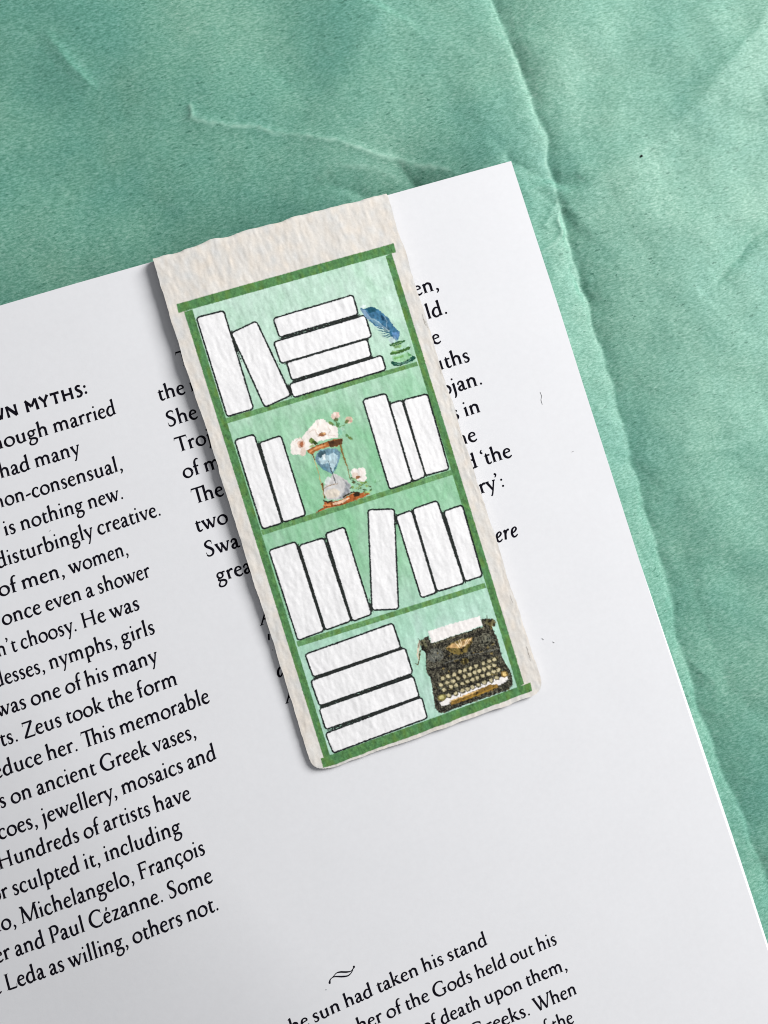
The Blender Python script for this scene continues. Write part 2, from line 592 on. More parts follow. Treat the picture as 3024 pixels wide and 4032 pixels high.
G_['d'] = (508, stem(376, 60, 690) + flag(376, 692) + poly((338, -4), (338, 80), (414, 70), (480, 46), (486, 28))
           + st((352, 340, 26), (280, 392, 36), (180, 378, 58), (80, 250, 78), (78, 115, 78), (145, 22, 60), (230, 14, 46), (310, 50, 34), (350, 90, 26)))
G_['b'] = (505, stem(112, 30, 690) + flag(112, 692) + st((148, 310, 26), (215, 376, 40), (310, 382, 64), (405, 290, 80), (415, 160, 80), (350, 40, 60), (255, 4, 42), (165, 14, 34), (105, 44, 30)))
G_['p'] = (510, stem(118, -235, XH - 5) + foot(118, 84, 96, -245) + flag(118, XH) + st((150, 310, 26), (215, 374, 40), (310, 382, 64), (408, 290, 80), (420, 160, 80), (355, 44, 60), (265, 4, 44), (190, 14, 34), (140, 44, 28)))
G_['g'] = (445, ring(190, 275, 118, 116, 62, 34) + st((262, 360, 24), (320, 384, 34), (425, 384, 42)) + st((130, 168, 26), (84, 120, 38), (92, 78, 48), (180, 56, 58), (300, 40, 64), (374, -20, 66), (366, -110, 52), (290, -190, 42), (190, -214, 38), (90, -186, 48), (58, -118, 50), (90, -50, 30), (150, 40, 22)))
G_['v'] = (440, st((66, 392, 78), (232, 10, 66), straight=True) + st((378, 396, 34), (236, 4, 30), straight=True) + bar(6, 158, 396, 24) + bar(310, 436, 396, 24))
G_['y'] = (440, st((66, 392, 78), (238, 20, 60), straight=True) + st((380, 396, 34), (240, 10, 34), (172, -150, 36), (140, -205, 40)) + dot(132, -205, 42, 34) + bar(6, 158, 396, 24) + bar(312, 438, 396, 24))
G_['w'] = (665, st((66, 392, 76), (220, 8, 66), straight=True) + st((334, 380, 32), (222, 4, 30), straight=True) + st((300, 396, 76), (452, 8, 66), straight=True)
           + st((602, 396, 34), (455, 4, 30), straight=True) + bar(6, 150, 396, 24) + bar(236, 370, 396, 24) + bar(535, 660, 396, 24))
G_['k'] = (485, stem(112, 8, 690) + foot(112) + flag(112, 692) + st((150, 205, 28), (345, 385, 34), straight=True) + bar(262, 405, 394, 24) + st((200, 260, 46), (300, 130, 78), (380, 50, 72), (478, 14, 18)))
G_['f'] = (305, st((128, 8, 76), (128, 300, 76), (130, 500, 72), (160, 620, 54), (220, 678, 38), (290, 690, 34)) + dot(292, 672, 40, 30) + bar(32, 270, 386, 36) + foot(128, 80, 100))
G_['j'] = (245, st((124, XH - 5, 76), (124, 100, 76), (118, -60, 66), (90, -160, 44), (36, -225, 16)) + flag(124, XH) + dot(114, 590, 46))
G_['z'] = (400, bar(48, 350, 385, 36) + st((326, 384, 72), (72, 18, 72), straight=True) + bar(50, 350, 20, 38) + poly((42, 300), (62, 300), (78, 400), (48, 400)) + poly((330, 4), (360, 110), (376, 106), (362, 4)))
G_['é'] = (405, G_['e'][1] + st((205, 470, 16), (262, 610, 56), straight=True))
G_[','] = (228, dot(100, 42, 48) + st((130, 52, 40), (138, -10, 40), (108, -70, 26), (58, -118, 10)))
G_['.'] = (228, dot(104, 42, 50))
G_[':'] = (228, dot(110, 42, 50) + dot(110, 320, 50))
G_['-'] = (310, st((30, 176, 46), (275, 214, 46), straight=True))
G_['’'] = (225, dot(100, 640, 46) + st((130, 650, 38), (136, 595, 36), (108, 540, 24), (64, 500, 10)))
G_['‘'] = (170, dot(118, 540, 46) + st((88, 530, 38), (82, 585, 36), (110, 640, 24), (154, 680, 10)))
G_[' '] = (190, [])
G_['H'] = (790, stem(165, 8, 640) + stem(625, 8, 640) + foot(165, 95, 95) + foot(625, 95, 95) + head(165, 650, 95, 95) + head(625, 650, 95, 95) + bar(165, 625, 336, 36))
TB = bar(62, 600, 628, 40) + poly((30, 520), (50, 520), (96, 640), (60, 664))
G_['T'] = (640, stem(325, 8, 630, 80) + foot(325, 100, 100) + TB + poly((620, 520), (600, 520), (556, 640), (592, 664)))
G_['Þ'] = (470, stem(290, 8, 630, 80) + foot(290, 100, 96) + bar(40, 590, 646, 36) + poly((8, 530), (28, 530), (84, 655), (46, 678)))
G_['S'] = (485, poly((372, 490), (396, 490), (412, 630), (388, 634)) + st((392, 590, 28), (330, 638, 36), (240, 646, 40), (140, 590, 60), (112, 500, 74), (170, 410, 84), (300, 310, 88), (372, 195, 78), (335, 70, 56), (235, 12, 42), (130, 22, 36), (76, 80, 28))
           + poly((52, 190), (76, 194), (100, 50), (70, 40)))
G_['Z'] = (600, bar(70, 540, 626, 40) + st((505, 624, 78), (95, 22, 78), straight=True) + bar(60, 540, 22, 42) + poly((66, 500), (90, 500), (110, 640), (74, 650)) + poly((520, 4), (560, 160), (580, 156), (560, 4)))
CC = st((622, 545, 34), (560, 612, 42), (440, 648, 38), (290, 620, 56), (150, 500, 84), (98, 330, 96), (140, 160, 88), (270, 35, 62), (400, 4, 46))
G_['C'] = (690, CC + st((400, 4, 46), (530, 22, 40), (640, 110, 22)) + poly((620, 480), (642, 480), (640, 640), (616, 640)))
G_['G'] = (760, CC + st((400, 4, 46), (520, 16, 44), (620, 60, 40)) + stem(622, 40, 270, 80) + bar(520, 715, 276, 30) + poly((610, 480), (632, 480), (634, 645), (606, 645)))
G_['M'] = (880, st((112, 8, 38), (168, 630, 46), straight=True) + st((160, 640, 84), (432, 20, 78), straight=True) + st((736, 636, 40), (440, 14, 38), straight=True)
           + st((740, 640, 78), (768, 8, 80), straight=True) + foot(112, 85, 85, 0, 20) + foot(768, 95, 95) + bar(60, 200, 645, 26) + bar(700, 850, 645, 26))
G_['P'] = (560, stem(155, 8, 636) + foot(155, 95, 100) + head(155, 645, 95, 60) + st((150, 620, 36), (280, 640, 42), (410, 600, 66), (462, 480, 84), (415, 350, 66), (310, 300, 38), (225, 306, 24)))
G_['F'] = (540, stem(155, 8, 636) + foot(155, 95, 100) + head(155, 645, 95, 60) + bar(150, 480, 624, 40) + poly((470, 500), (490, 500), (500, 644), (460, 644)) + bar(150, 390, 345, 36) + poly((384, 250), (404, 250), (404, 430), (384, 430)))
G_['L'] = (570, stem(155, 8, 636) + foot(155, 95, 60) + head(155, 645, 95, 95) + bar(150, 500, 22, 42) + poly((490, 4), (530, 4), (560, 170), (540, 172)))
G_['W'] = (940, st((92, 640, 80), (310, 6, 70), straight=True) + st((470, 600, 36), (314, 0, 34), straight=True) + st((400, 640, 80), (625, 6, 70), straight=True)
           + st((858, 640, 38), (630, 0, 34), straight=True) + bar(20, 180, 642, 26) + bar(330, 490, 642, 26) + bar(780, 930, 642, 26))
# italics
G_['Ia'] = (430, st((330, 390, 40), (230, 395, 40), (110, 290, 64), (60, 120, 70), (100, 15, 50), (180, 40, 36), (280, 180, 30), (350, 380, 34)) + st((360, 395, 66), (300, 90, 64), (320, 16, 44), (400, 70, 18)))
G_['IA'] = (620, st((20, 8, 30), (430, 660, 40), straight=True) + st((430, 670, 60), (500, 8, 84), straight=True) + bar(150, 460, 240, 34) + foot(40, 75, 85, 0, 16) + foot(500, 80, 90))
G_['Ih'] = (430, st((190, 690, 60), (60, 8, 66), straight=True) + st((100, 200, 30), (200, 360, 40), (310, 395, 56), (330, 300, 70), (280, 120, 60), (160, -40, 20)))
G_['Ie'] = (350, st((80, 190, 26), (200, 230, 40), (290, 310, 48), (280, 385, 36), (220, 400, 34), (120, 330, 56), (66, 170, 70), (90, 40, 58), (160, 10, 42), (240, 40, 28), (290, 90, 16)))
G_['Ir'] = (330, st((60, 330, 20), (120, 392, 46), (140, 340, 64), (70, 8, 66)) + st((110, 180, 26), (200, 340, 36), (270, 395, 54), (320, 370, 40)))
G_['Is'] = (330, st((160, 300, 60), (100, 60, 66), (130, 10, 30)))
G_['I.'] = (200, dot(80, 60, 40, 26))
# bold flared capitals of the heading
B = 128
G_['bW'] = (900, st((80, 640, B), (260, 20, B), straight=True) + st((450, 600, B * .8), (290, 20, B * .8), straight=True) + st((430, 620, B), (590, 20, B), straight=True) + st((800, 650, B * .9), (620, 20, B * .8), straight=True))
G_['bN'] = (740, st((130, 0, B), (118, 320, B * .72), (110, 640, B * .8), straight=True) + st((110, 620, B * 1.05), (610, 40, B * 1.2), straight=True) + st((610, 30, B * .8), (602, 320, B * .72), (600, 650, B), straight=True))
G_['bM'] = (850, st((140, 0, B * 1.15), (140, 320, B * .9), (150, 620, B * .9), straight=True) + st((90, 650, B * .9), (410, 250, B * 1.1), straight=True) + st((690, 650, B * .9), (410, 250, B * .8), straight=True)
            + st((690, 640, B * 1.0), (715, 320, B * .95), (725, 0, B * 1.2), straight=True))
G_['bY'] = (640, st((70, 650, B * 1.1), (310, 300, B * .8), straight=True) + st((560, 650, B * 1.1), (310, 300, B * .75), straight=True) + st((310, 320, B * .85), (310, 150, B * .8), (310, 0, B * 1.15), straight=True))
G_['bT'] = (600, st((30, 590, B), (300, 596, B * .72), (570, 590, B), straight=True) + st((300, 600, B * .9), (300, 300, B * .85), (300, 0, B * 1.15), straight=True))
G_['bH'] = (740, st((130, 0, B * 1.1), (130, 320, B * .9), (130, 650, B * 1.1), straight=True) + st((600, 0, B * 1.1), (600, 320, B * .9), (600, 650, B * 1.1), straight=True) + bar(130, 600, 330, B * .78))
G_['bS'] = (500, st((395, 560, 90), (320, 610, 90), (210, 605, 96), (130, 520, 112), (190, 400, 130), (320, 300, 134), (390, 180, 118), (320, 60, 100), (190, 30, 92), (70, 80, 96)))
G_['b:'] = (260, dot(130, 130, 82) + dot(130, 480, 82))
G_['b '] = (330, [])

KERN = {(' ', '‘'): -30, ('‘', 't'): -30, ('’', ':'): -30, ('y', '’'): -40, ('T', 'r'): -70, ('P', 'a'): -40, ('W', 'h'): -40, ('y', '.'): -40, ('y', ','): -40, ('F', 'r'): -30, ('r', '.'): -20, ('f', ' '): -30, ('r', 'y'): -10, ('bW', 'bN'): 20,
        ('bM', 'bY'): 15, ('bY', 'bT'): 40, ('bT', 'bH'): 60, ('bH', 'bS'): 60, ('bS', 'b:'): 20, ('bN', 'b '): 40}


def glyph_extent(key):
    V = np.concatenate(G_[key][1])
    lo = V[(V[:, 1] > -45) & (V[:, 1] < 85)]
    if len(lo) == 0: lo = V
    return lo[:, 0].min(), lo[:, 0].max()


# photo windows in which anchor points of the lines were measured: origin and magnification
WIN = {'A': (0, 1480, 3.318), 'B': (0, 2000, 3.318), 'C': (0, 2500, 3.318), 'D': (450, 2400, 3.318), 'E': (0, 3000, 3.318), 'F': (450, 2900, 3.318),
       'G': (0, 3500, 3.318), 'H': (450, 3400, 3.318), 'P': (600, 1350, 3.318), 'Q': (700, 1850, 3.318), 'R': (950, 2350, 4.4233),
       'S': (1600, 1050, 3.318), 'T': (1650, 1600, 3.318), 'U': (1050, 3600, 2.552), 'V': (1650, 3600, 2.552)}


def win(w, x, y):
    ox, oy, s = WIN[w]
    return (ox + x / s, oy + y / s)


def text_line(name, keys, anchors, em, lean, angle=None, label=None):
    """anchors: (glyph index, 'L'|'R', window, x, y); em: height scale; lean: lean of the stems in degrees"""
    xs, x = [], 0.0
    for i, k in enumerate(keys):
        if i: x += KERN.get((keys[i - 1], k), 0)
        xs.append(x)
        x += G_[k][0]
    A = []
    for (i, side, w, ax, ay) in anchors:
        e = glyph_extent(keys[i])
        A.append((xs[i] + (e[0] if side == 'L' else e[1]), *win(w, ax, ay)))
    A = np.array(A)
    if angle is not None:
        a = math.radians(angle)
        k = em / 1000.0
        px = np.poly1d([k * math.cos(a), A[0, 1] - k * math.cos(a) * A[0, 0]])
        py = np.poly1d([-k * math.sin(a), A[0, 2] + k * math.sin(a) * A[0, 0]])
    else:
        deg = 1 if len(A) < 3 else 2
        px = np.poly1d(np.polyfit(A[:, 0], A[:, 1], deg))
        py = np.poly1d(np.polyfit(A[:, 0], A[:, 2], deg))
    ln = math.radians(lean)
    up = np.array([-math.sin(ln), -math.cos(ln)]) * em / 1000.0
    Q = []
    lay = []
    for k, ox in zip(keys, xs):
        for n, q in enumerate(G_[k][1]):
            q = q.copy()
            q[:, 0] += ox
            Q.append(q)
            lay.append((n % 40) * 2.5e-8)
    Q = np.array(Q)
    sx, sy = Q[..., 0], Q[..., 1]
    X = px(sx) + up[0] * sy
    Y = py(sx) + up[1] * sy
    P = surf_at(X, Y)
    P[..., 2] += 6e-6 + np.array(lay)[:, None]
    F = np.arange(P.shape[0] * 4).reshape(-1, 4)
    # face upwards
    cr = np.cross(P[:, 1] - P[:, 0], P[:, 2] - P[:, 1])[:, 2]
    F[cr < 0] = F[cr < 0][:, ::-1]
    tri = np.concatenate([F[:, [0, 1, 2]], F[:, [0, 2, 3]]])
    V = P.reshape(-1, 3)
    ar = np.linalg.norm(np.cross(V[tri[:, 1]] - V[tri[:, 0]], V[tri[:, 2]] - V[tri[:, 0]]), axis=1)
    o = mesh_np(name, V, tri[ar > 1e-14], MAT_INK, page)
    if label: tag(o, label)
    return o


def T(s):
    return list(s.replace('Th', 'Þh'))


LN = [
    (['bW', 'bN', 'b ', 'bM', 'bY', 'bT', 'bH', 'bS', 'b:'], [(1, 'L', 'A', 103, 552), (3, 'L', 'A', 352, 482), (6, 'R', 'A', 968, 296), (7, 'R', 'A', 1085, 264)], 71, 15.5),
    (T('hough married'), [(4, 'L', 'A', 510, 808), (6, 'L', 'A', 715, 747), (12, 'R', 'A', 1525, 497)], 91, 14),
    (T('had many'), [(0, 'L', 'A', 15, 1340), (4, 'L', 'A', 475, 1200), (6, 'R', 'A', 925, 1060)], 91, 14),
    (T('non-consensual,'), [(0, 'R', 'A', 60, 1708), (2, 'L', 'A', 215, 1662), (13, 'R', 'A', 1548, 1248)], 92, 14),
    (T('is nothing new.'), [(0, 'L', 'A', 75, 2092), (3, 'L', 'A', 285, 2025), (11, 'L', 'A', 1170, 1742), (14, 'R', 'A', 1612, 1606)], 92, 14),
    (T('disturbingly creative.'), [(1, 'L', 'B', 125, 742), (7, 'L', 'B', 730, 540), (10, 'L', 'B', 1060, 435), (14, 'R', 'B', 1460, 300), (21, 'R', 'B', 2100, 98)], 93, 14.5),
    (T('of men, women,'), [(1, 'L', 'B', 165, 1112), (3, 'L', 'B', 305, 1068), (12, 'R', 'B', 1627, 630)], 93, 14.5),
    (T('once even a shower'), [(1, 'L', 'B', 190, 1492), (13, 'L', 'B', 1385, 1095), (17, 'R', 'B', 1945, 908)], 94, 14.5),
    (T('n’t choosy. He was'), [(0, 'R', 'B', 95, 1912), (5, 'L', 'B', 385, 1818), (12, 'L', 'B', 1100, 1573), (17, 'R', 'B', 1828, 1325)], 94, 14.5),
    (T('desses, nymphs, girls'), [(0, 'R', 'C', 68, 650), (8, 'L', 'C', 665, 453), (12, 'L', 'C', 1265, 248), (19, 'R', 'D', 445, 342)], 95, 14.5),
    (T('was one of his many'), [(5, 'L', 'C', 565, 883), (11, 'L', 'C', 1138, 685), (15, 'L', 'C', 1500, 558), (17, 'R', 'D', 447, 728)], 95, 14.5),
    (T('sts. Zeus took the form'), [(5, 'L', 'C', 325, 1358), (13, 'L', 'C', 1245, 1037), (22, 'R', 'D', 828, 982)], 96, 14.5),
    (T('educe her. This memorable'), [(6, 'L', 'C', 640, 1645), (11, 'L', 'C', 1130, 1475), (16, 'L', 'D', 105, 1638), (23, 'R', 'D', 1140, 1253)], 96, 14.5),
    (T('s on ancient Greek vases,'), [(3, 'L', 'E', 305, 502), (8, 'L', 'E', 870, 306), (17, 'R', 'D', 478, 1890), (24, 'R', 'D', 1072, 1672)], 97, 14.5),
    (T('scoes, jewellery, mosaics and'), [(11, 'L', 'E', 1050, 638), (14, 'L', 'E', 1300, 549), (18, 'L', 'F', 115, 762), (28, 'R', 'F', 1345, 290)], 98, 14.5),
    (T('Hundreds of artists have'), [(0, 'L', 'E', 0, 1410), (2, 'R', 'E', 470, 1240), (10, 'L', 'E', 1248, 965), (20, 'L', 'F', 560, 992), (23, 'R', 'F', 1005, 822)], 98, 14.5),
    (T('or sculpted it, including'), [(1, 'L', 'E', 42, 1797), (10, 'R', 'E', 1060, 1425), (12, 'L', 'E', 1122, 1410), (16, 'L', 'E', 1390, 1312), (22, 'L', 'F', 562, 1390), (23, 'R', 'F', 757, 1305)], 99, 14.5),
    (T('do, Michelangelo, François'), [(4, 'L', 'G', 290, 460), (9, 'L', 'G', 968, 216), (18, 'L', 'F', 345, 1875), (24, 'L', 'F', 1060, 1590)], 100, 14.5),
    (T('er and Paul Cézanne. Some'), [(1, 'L', 'G', 75, 930), (4, 'L', 'G', 328, 840), (7, 'L', 'G', 668, 730), (10, 'R', 'G', 1120, 550), (16, 'L', 'H', 218, 663), (23, 'L', 'H', 985, 362)], 100, 14.5),
    (T('t Leda as willing, others not.'), [(2, 'L', 'G', 100, 1330), (11, 'L', 'G', 1105, 970), (21, 'L', 'H', 487, 965), (26, 'L', 'H', 970, 770), (29, 'R', 'H', 1365, 606)], 101, 14.5),
    (T('the sun had taken his stand'), [(6, 'L', 'U', 655, 1008), (8, 'L', 'U', 805, 942), (14, 'L', 'U', 1270, 728), (16, 'L', 'U', 1445, 650), (18, 'L', 'V', 52, 585), (25, 'L', 'V', 517, 382), (26, 'R', 'V', 690, 305)], 84, 18),
    (T('ther of the Gods held out his'), [(3, 'L', 'U', 1108, 1100), (6, 'L', 'U', 1330, 1010), (9, 'L', 'U', 1484, 940), (17, 'L', 'V', 588, 648), (19, 'L', 'V', 758, 580), (26, 'L', 'V', 1208, 378), (27, 'L', 'V', 1305, 338)], 84, 18),
    (T('of death upon them,'), [(7, 'L', 'V', 545, 970), (12, 'L', 'V', 958, 785), (15, 'L', 'V', 1155, 700), (17, 'R', 'V', 1448, 575)], 84, 18),
    (T('Greeks. When'), [(4, 'L', 'V', 930, 1090), (9, 'L', 'V', 1345, 912), (11, 'R', 'V', 1588, 800)], 84, 18),
    (T('of the'), [(4, 'L', 'V', 1412, 1152), (5, 'R', 'V', 1562, 1088)], 84, 18),
]
for n, (keys, anc, em, lean) in enumerate(LN):
    text_line('heading_line' if n == 0 else 'text_line', keys, anc, em, lean, label='bold capital heading line' if n == 0 else None)
SH = [  # the pieces of the second column that stick out from under the bookmark
    (T('T'), (0, 'L', 'P', 402, 300), 91, 16.3, 16.2), (T('the n'), (1, 'L', 'P', 188, 735), 91, 16, 16.6), (T('She'), (1, 'L', 'P', 350, 1058), 91, 16, 16.8),
    (T('Troj'), (0, 'L', 'P', 380, 1420), 91, 16, 16.9), (T('of m'), (1, 'L', 'P', 568, 1730), 91, 16, 17), (T('The'), (1, 'L', 'Q', 358, 408), 92, 16, 17.3),
    (T('two'), (2, 'R', 'Q', 660, 690), 92, 16, 17.4), (T('Swa'), (2, 'R', 'Q', 825, 1000), 92, 16, 17.4), (T('grea'), (1, 'L', 'Q', 660, 1432), 92, 16, 17.6),
    (['IA'], (0, 'L', 'R', 330, 508), 90, 16, 18), (['Is'], (0, 'L', 'R', 470, 760), 80, 16, 18), (['I.'], (0, 'L', 'R', 535, 945), 60, 16, 18),
    (['Ia'], (0, 'L', 'R', 640, 1405), 92, 16, 18), (['IA'], (0, 'L', 'R', 770, 1868), 90, 16, 18),
    (T('en,'), (1, 'L', 'S', 235, 352), 91, 17, 16.4), (T('ld.'), (0, 'L', 'S', 288, 688), 91, 17, 17), (T('e'), (0, 'R', 'S', 462, 990), 91, 17, 17),
    (T('uths'), (2, 'L', 'S', 612, 1303), 91, 17, 17), (T('ojan.'), (3, 'L', 'S', 808, 1592), 91, 17, 17), (T('s in'), (2, 'L', 'S', 778, 1960), 91, 17, 17.3),
    (T('he'), (0, 'R', 'T', 640, 484), 91, 17, 17.3), (T('d ‘the'), (4, 'L', 'T', 970, 735), 91, 17, 17.5), (T('ry’:'), (0, 'L', 'T', 812, 1142), 91, 17, 17.5),
    (['Ih', 'Ie', 'Ir', 'Ie'], (3, 'R', 'T', 1300, 1690), 92, 17, 18),
]
for keys, a, em, lean, ang in SH:
    text_line('text_line', keys, [a], em, lean, angle=ang)


def ornament():
    global INK_GAIN
    INK_GAIN = 1.0
    s1 = st((632, 688, 22), (640, 655, 10), (668, 628, 8), (700, 592, 9), (740, 580, 16), (800, 580, 17), (845, 572, 9), (866, 550, 8), (880, 528, 18))
    s2 = st((660, 636, 6), (690, 626, 12), (760, 626, 17), (815, 618, 13), (848, 590, 8), (868, 555, 8))
    q = np.array(s1 + s2 + dot(633, 690, 11) + dot(877, 526, 11))
    X, Y = win('U', q[..., 0], q[..., 1])
    P = surf_at(X, Y)
    P[..., 2] += 6e-6
    F = np.arange(P.shape[0] * 4).reshape(-1, 4)
    cr = np.cross(P[:, 1] - P[:, 0], P[:, 2] - P[:, 1])[:, 2]
    F[cr < 0] = F[cr < 0][:, ::-1]
    tri = np.concatenate([F[:, [0, 1, 2]], F[:, [0, 2, 3]]])
    mesh_np('ornament', P.reshape(-1, 3), tri, MAT_INK, page)


ornament()

# ------------------------------------------------------------------ bookmark
bm_root = empty('bookmark')
tag(bm_root, 'magnetic paper bookmark printed with a green bookshelf, clipped on the page', 'bookmark')

ZT, ZB = 0.0017, 0.0008
cTL = ray_at(597.6, 1011.7, ZT)
cTR = ray_at(1523.0, 755.0, ZT - 0.0006)
cBR = ray_at(2149.4, 2722.4, ZB)
cBL = ray_at(1236.7, 3047.3, ZB)
NA, NB = 476, 1030                     # cells across and down
a1 = np.linspace(0, 1, NA + 1)[None, :]
b1 = np.linspace(0, 1, NB + 1)[:, None]     # 0 = top fold
aa, bb = np.meshgrid(a1[0], b1[:, 0])
flat = ((1 - aa) * (1 - bb))[..., None] * cTL + (aa * (1 - bb))[..., None] * cTR + (aa * bb)[..., None] * cBR + ((1 - aa) * bb)[..., None] * cBL
BW = 0.040 * 0.985
BH = 0.087 * 0.985
um, vm = aa * BW, bb * BH               # metres on the card


def wob1(n, ls, amp, seed):
    return sum(fnoise(1, n, 1, l, seed + i)[0] * a for i, (l, a) in enumerate(zip(ls, amp)))


# ragged outline: shift the rim columns and rows a little
sL = wob1(NB + 1, (40, 9), (0.00006, 0.000015), 21)
sR = wob1(NB + 1, (45, 9), (0.00007, 0.00002), 23) - 0.00036 * np.sin(np.linspace(0, 1, NB + 1) * math.pi)
sT = wob1(NA + 1, (36, 10), (0.00011, 0.000015), 25) - 0.00025 * np.sin(np.linspace(0, 1, NA + 1) * math.pi) - 0.00012
sB = wob1(NA + 1, (40, 8), (0.00006, 0.000015), 27)
eu = np.array(cTR - cTL); eu /= np.linalg.norm(eu)
ev = np.array(cBL - cTL); ev /= np.linalg.norm(ev)
P = flat.copy()
wL = np.clip(1 - aa * 30, 0, 1)
wR = np.clip(1 - (1 - aa) * 30, 0, 1)
P += (wL * sL[:, None] + wR * sR[:, None])[..., None] * eu
wT = np.clip(1 - bb * 60, 0, 1)
wB = np.clip(1 - (1 - bb) * 60, 0, 1)
P += (wT * sT[None, :] + wB * sB[None, :])[..., None] * ev
# fold: the last millimetre at the top turns down
fd = np.clip(1 - vm / 0.0011, 0, 1)
P[..., 2] -= 0.0011 * (1 - np.sqrt(np.clip(1 - fd ** 2, 0, 1)))
# slight bow across and along
P[..., 2] += 0.00025 * np.sin(bb * math.pi) + 0.0001 * np.sin(aa * math.pi)
# paper relief: streaks along the card, and fine tooth
ny, nx = NB + 1, NA + 1
rel = fnoise(ny, nx, 22, 9, 31) * 0.0000115 + fnoise(ny, nx, 9, 6, 32) * 0.0000050 + fnoise(ny, nx, 2.0, 1.6, 33) * 0.0000010
rel += fnoise(ny, nx, 60, 40, 34) * 0.00002
P[..., 2] += rel
PX, PY = project(flat)                  # where each point of the print was measured

# rounded lower corners
R0 = 0.0024
cx = np.minimum(um, BW - um)
cy = BH - vm
inside = ~((cx < R0) & (cy < R0) & ((R0 - cx) ** 2 + (R0 - cy) ** 2 > R0 ** 2))

# --- paint the print
col = np.zeros((ny, nx, 3))
ids = np.zeros((ny, nx), np.int32)
n_lo = fnoise(ny, nx, 24, 9, 51)
n_mi = fnoise(ny, nx, 6, 4, 52)
n_hi = fnoise(ny, nx, 1.6, 1.4, 53)
n_b = fnoise(ny, nx, 50, 30, 54)
n_e1 = fnoise(ny, nx, 2.5, 2.5, 55)
n_e2 = fnoise(ny, nx, 2.5, 2.5, 56)
EX, EY = PX + n_e1 * 0.9, PY + n_e2 * 0.9      # slightly bled edges


def blend(mask, c, amp=0.0, n=None):
    """mask 0..1 array over the whole card"""
    global col
    c = np.asarray(c, float)
    cc = c[None, None, :] * (1 + (amp * (n if n is not None else n_mi))[..., None]) if amp else c
    col = col * (1 - mask[..., None]) + np.clip(cc, 0.004, 0.95) * mask[..., None]


def box_of(pts, m=12):
    pts = np.asarray(pts, float)
    x0, y0 = pts.min(0) - m
    x1, y1 = pts.max(0) + m
    k = (PX > x0) & (PX < x1) & (PY > y0) & (PY < y1)
    r = np.where(k.any(1))[0]
    c = np.where(k.any(0))[0]
    if len(r) == 0: return None
    return slice(r[0], r[-1] + 1), slice(c[0], c[-1] + 1)


def sd_seg(X, Y, p, q):
    px, py = q[0] - p[0], q[1] - p[1]
    l2 = px * px + py * py + 1e-9
    t = np.clip(((X - p[0]) * px + (Y - p[1]) * py) / l2, 0, 1)
    return np.hypot(X - p[0] - t * px, Y - p[1] - t * py), t


def sd_poly(X, Y, pts):
    """signed distance, negative inside"""
    d = np.full(X.shape, 1e9)
    ins = np.zeros(X.shape, bool)
    n = len(pts)
    for i in range(n):
        p, q = pts[i], pts[(i + 1) % n]
        d = np.minimum(d, sd_seg(X, Y, p, q)[0])
        c = ((p[1] > Y) != (q[1] > Y))
        with np.errstate(divide='ignore', invalid='ignore'):
            xi = (q[0] - p[0]) * (Y - p[1]) / (q[1] - p[1] + 1e-12) + p[0]
        ins ^= c & (X < xi)
    return np.where(ins, -d, d)


def put(sl, m, c, amp=0.12, n=None, pid=None):
    n = n_mi if n is None else n
    c = np.asarray(c, float)
    cc = np.clip(c * (1 + amp * n[sl][..., None]), 0.004, 0.93)
    col[sl] = col[sl] * (1 - m[..., None]) + cc * m[..., None]
    if pid is not None:
        sub = ids[sl]
        sub[m > 0.5] = pid
        ids[sl] = sub


def p_poly(pts, c, soft=1.2, amp=0.12, alpha=1.0, pid=None, rough=1.0, n=None):
    pts = [tuple(p) for p in pts]
    sl = box_of(pts)
    if sl is None: return
    X = PX[sl] + n_e1[sl] * rough
    Y = PY[sl] + n_e2[sl] * rough
    d = sd_poly(X, Y, pts)
    put(sl, np.clip(0.5 - d / (2 * soft), 0, 1) * alpha, c, amp, n, pid)


def p_stroke(pts, w, c, soft=1.0, amp=0.12, alpha=1.0, pid=None, rough=0.8):
    pts = np.array(pts, float)
    ws = np.broadcast_to(np.array(w, float), (len(pts),))
    sl = box_of(pts, 14)
    if sl is None: return
    X = PX[sl] + n_e1[sl] * rough
    Y = PY[sl] + n_e2[sl] * rough
    m = np.zeros(X.shape)
    for i in range(len(pts) - 1):
        d, t = sd_seg(X, Y, pts[i], pts[i + 1])
        d = d - (ws[i] * (1 - t) + ws[i + 1] * t) / 2
        m = np.maximum(m, np.clip(0.5 - d / (2 * soft), 0, 1))
    put(sl, m * alpha, c, amp, None, pid)


def p_ell(x, y, rx, ry, c, rot=0.0, soft=1.4, amp=0.12, alpha=1.0, pid=None, rough=1.2):
    r = max(rx, ry)
    sl = box_of([(x - r, y - r), (x + r, y + r)])
    if sl is None: return
    X = PX[sl] + n_e1[sl] * rough - x
    Y = PY[sl] + n_e2[sl] * rough - y
    a = math.radians(rot)
    u = X * math.cos(a) + Y * math.sin(a)
    v = -X * math.sin(a) + Y * math.cos(a)
    d = (np.sqrt((u / rx) ** 2 + (v / ry) ** 2) - 1) * min(rx, ry)
    put(sl, np.clip(0.5 - d / (2 * soft), 0, 1) * alpha, c, amp, None, pid)


def cv(ox, oy, s):
    return lambda *pts: [(ox + x / s, oy + y / s) for x, y in pts]


r1 = cv(600, 750, 1.508)
r2 = cv(850, 1550, 1.4426)
r3 = cv(1050, 2300, 1.4426)

# bare card
CARD = np.array([0.708, 0.680, 0.645])
col[:] = CARD
col *= (1 + 0.018 * n_b + 0.012 * n_lo + 0.010 * n_hi)[..., None]
col += (0.012 * fnoise(ny, nx, 18, 12, 57))[..., None] * np.array([1.0, 0.2, -0.6])
ID_CARD, ID_BACK, ID_SHELF, ID_GLASS, ID_TYPE, ID_QUILL, ID_BOOK = 0, 1, 2, 3, 4, 5, 10

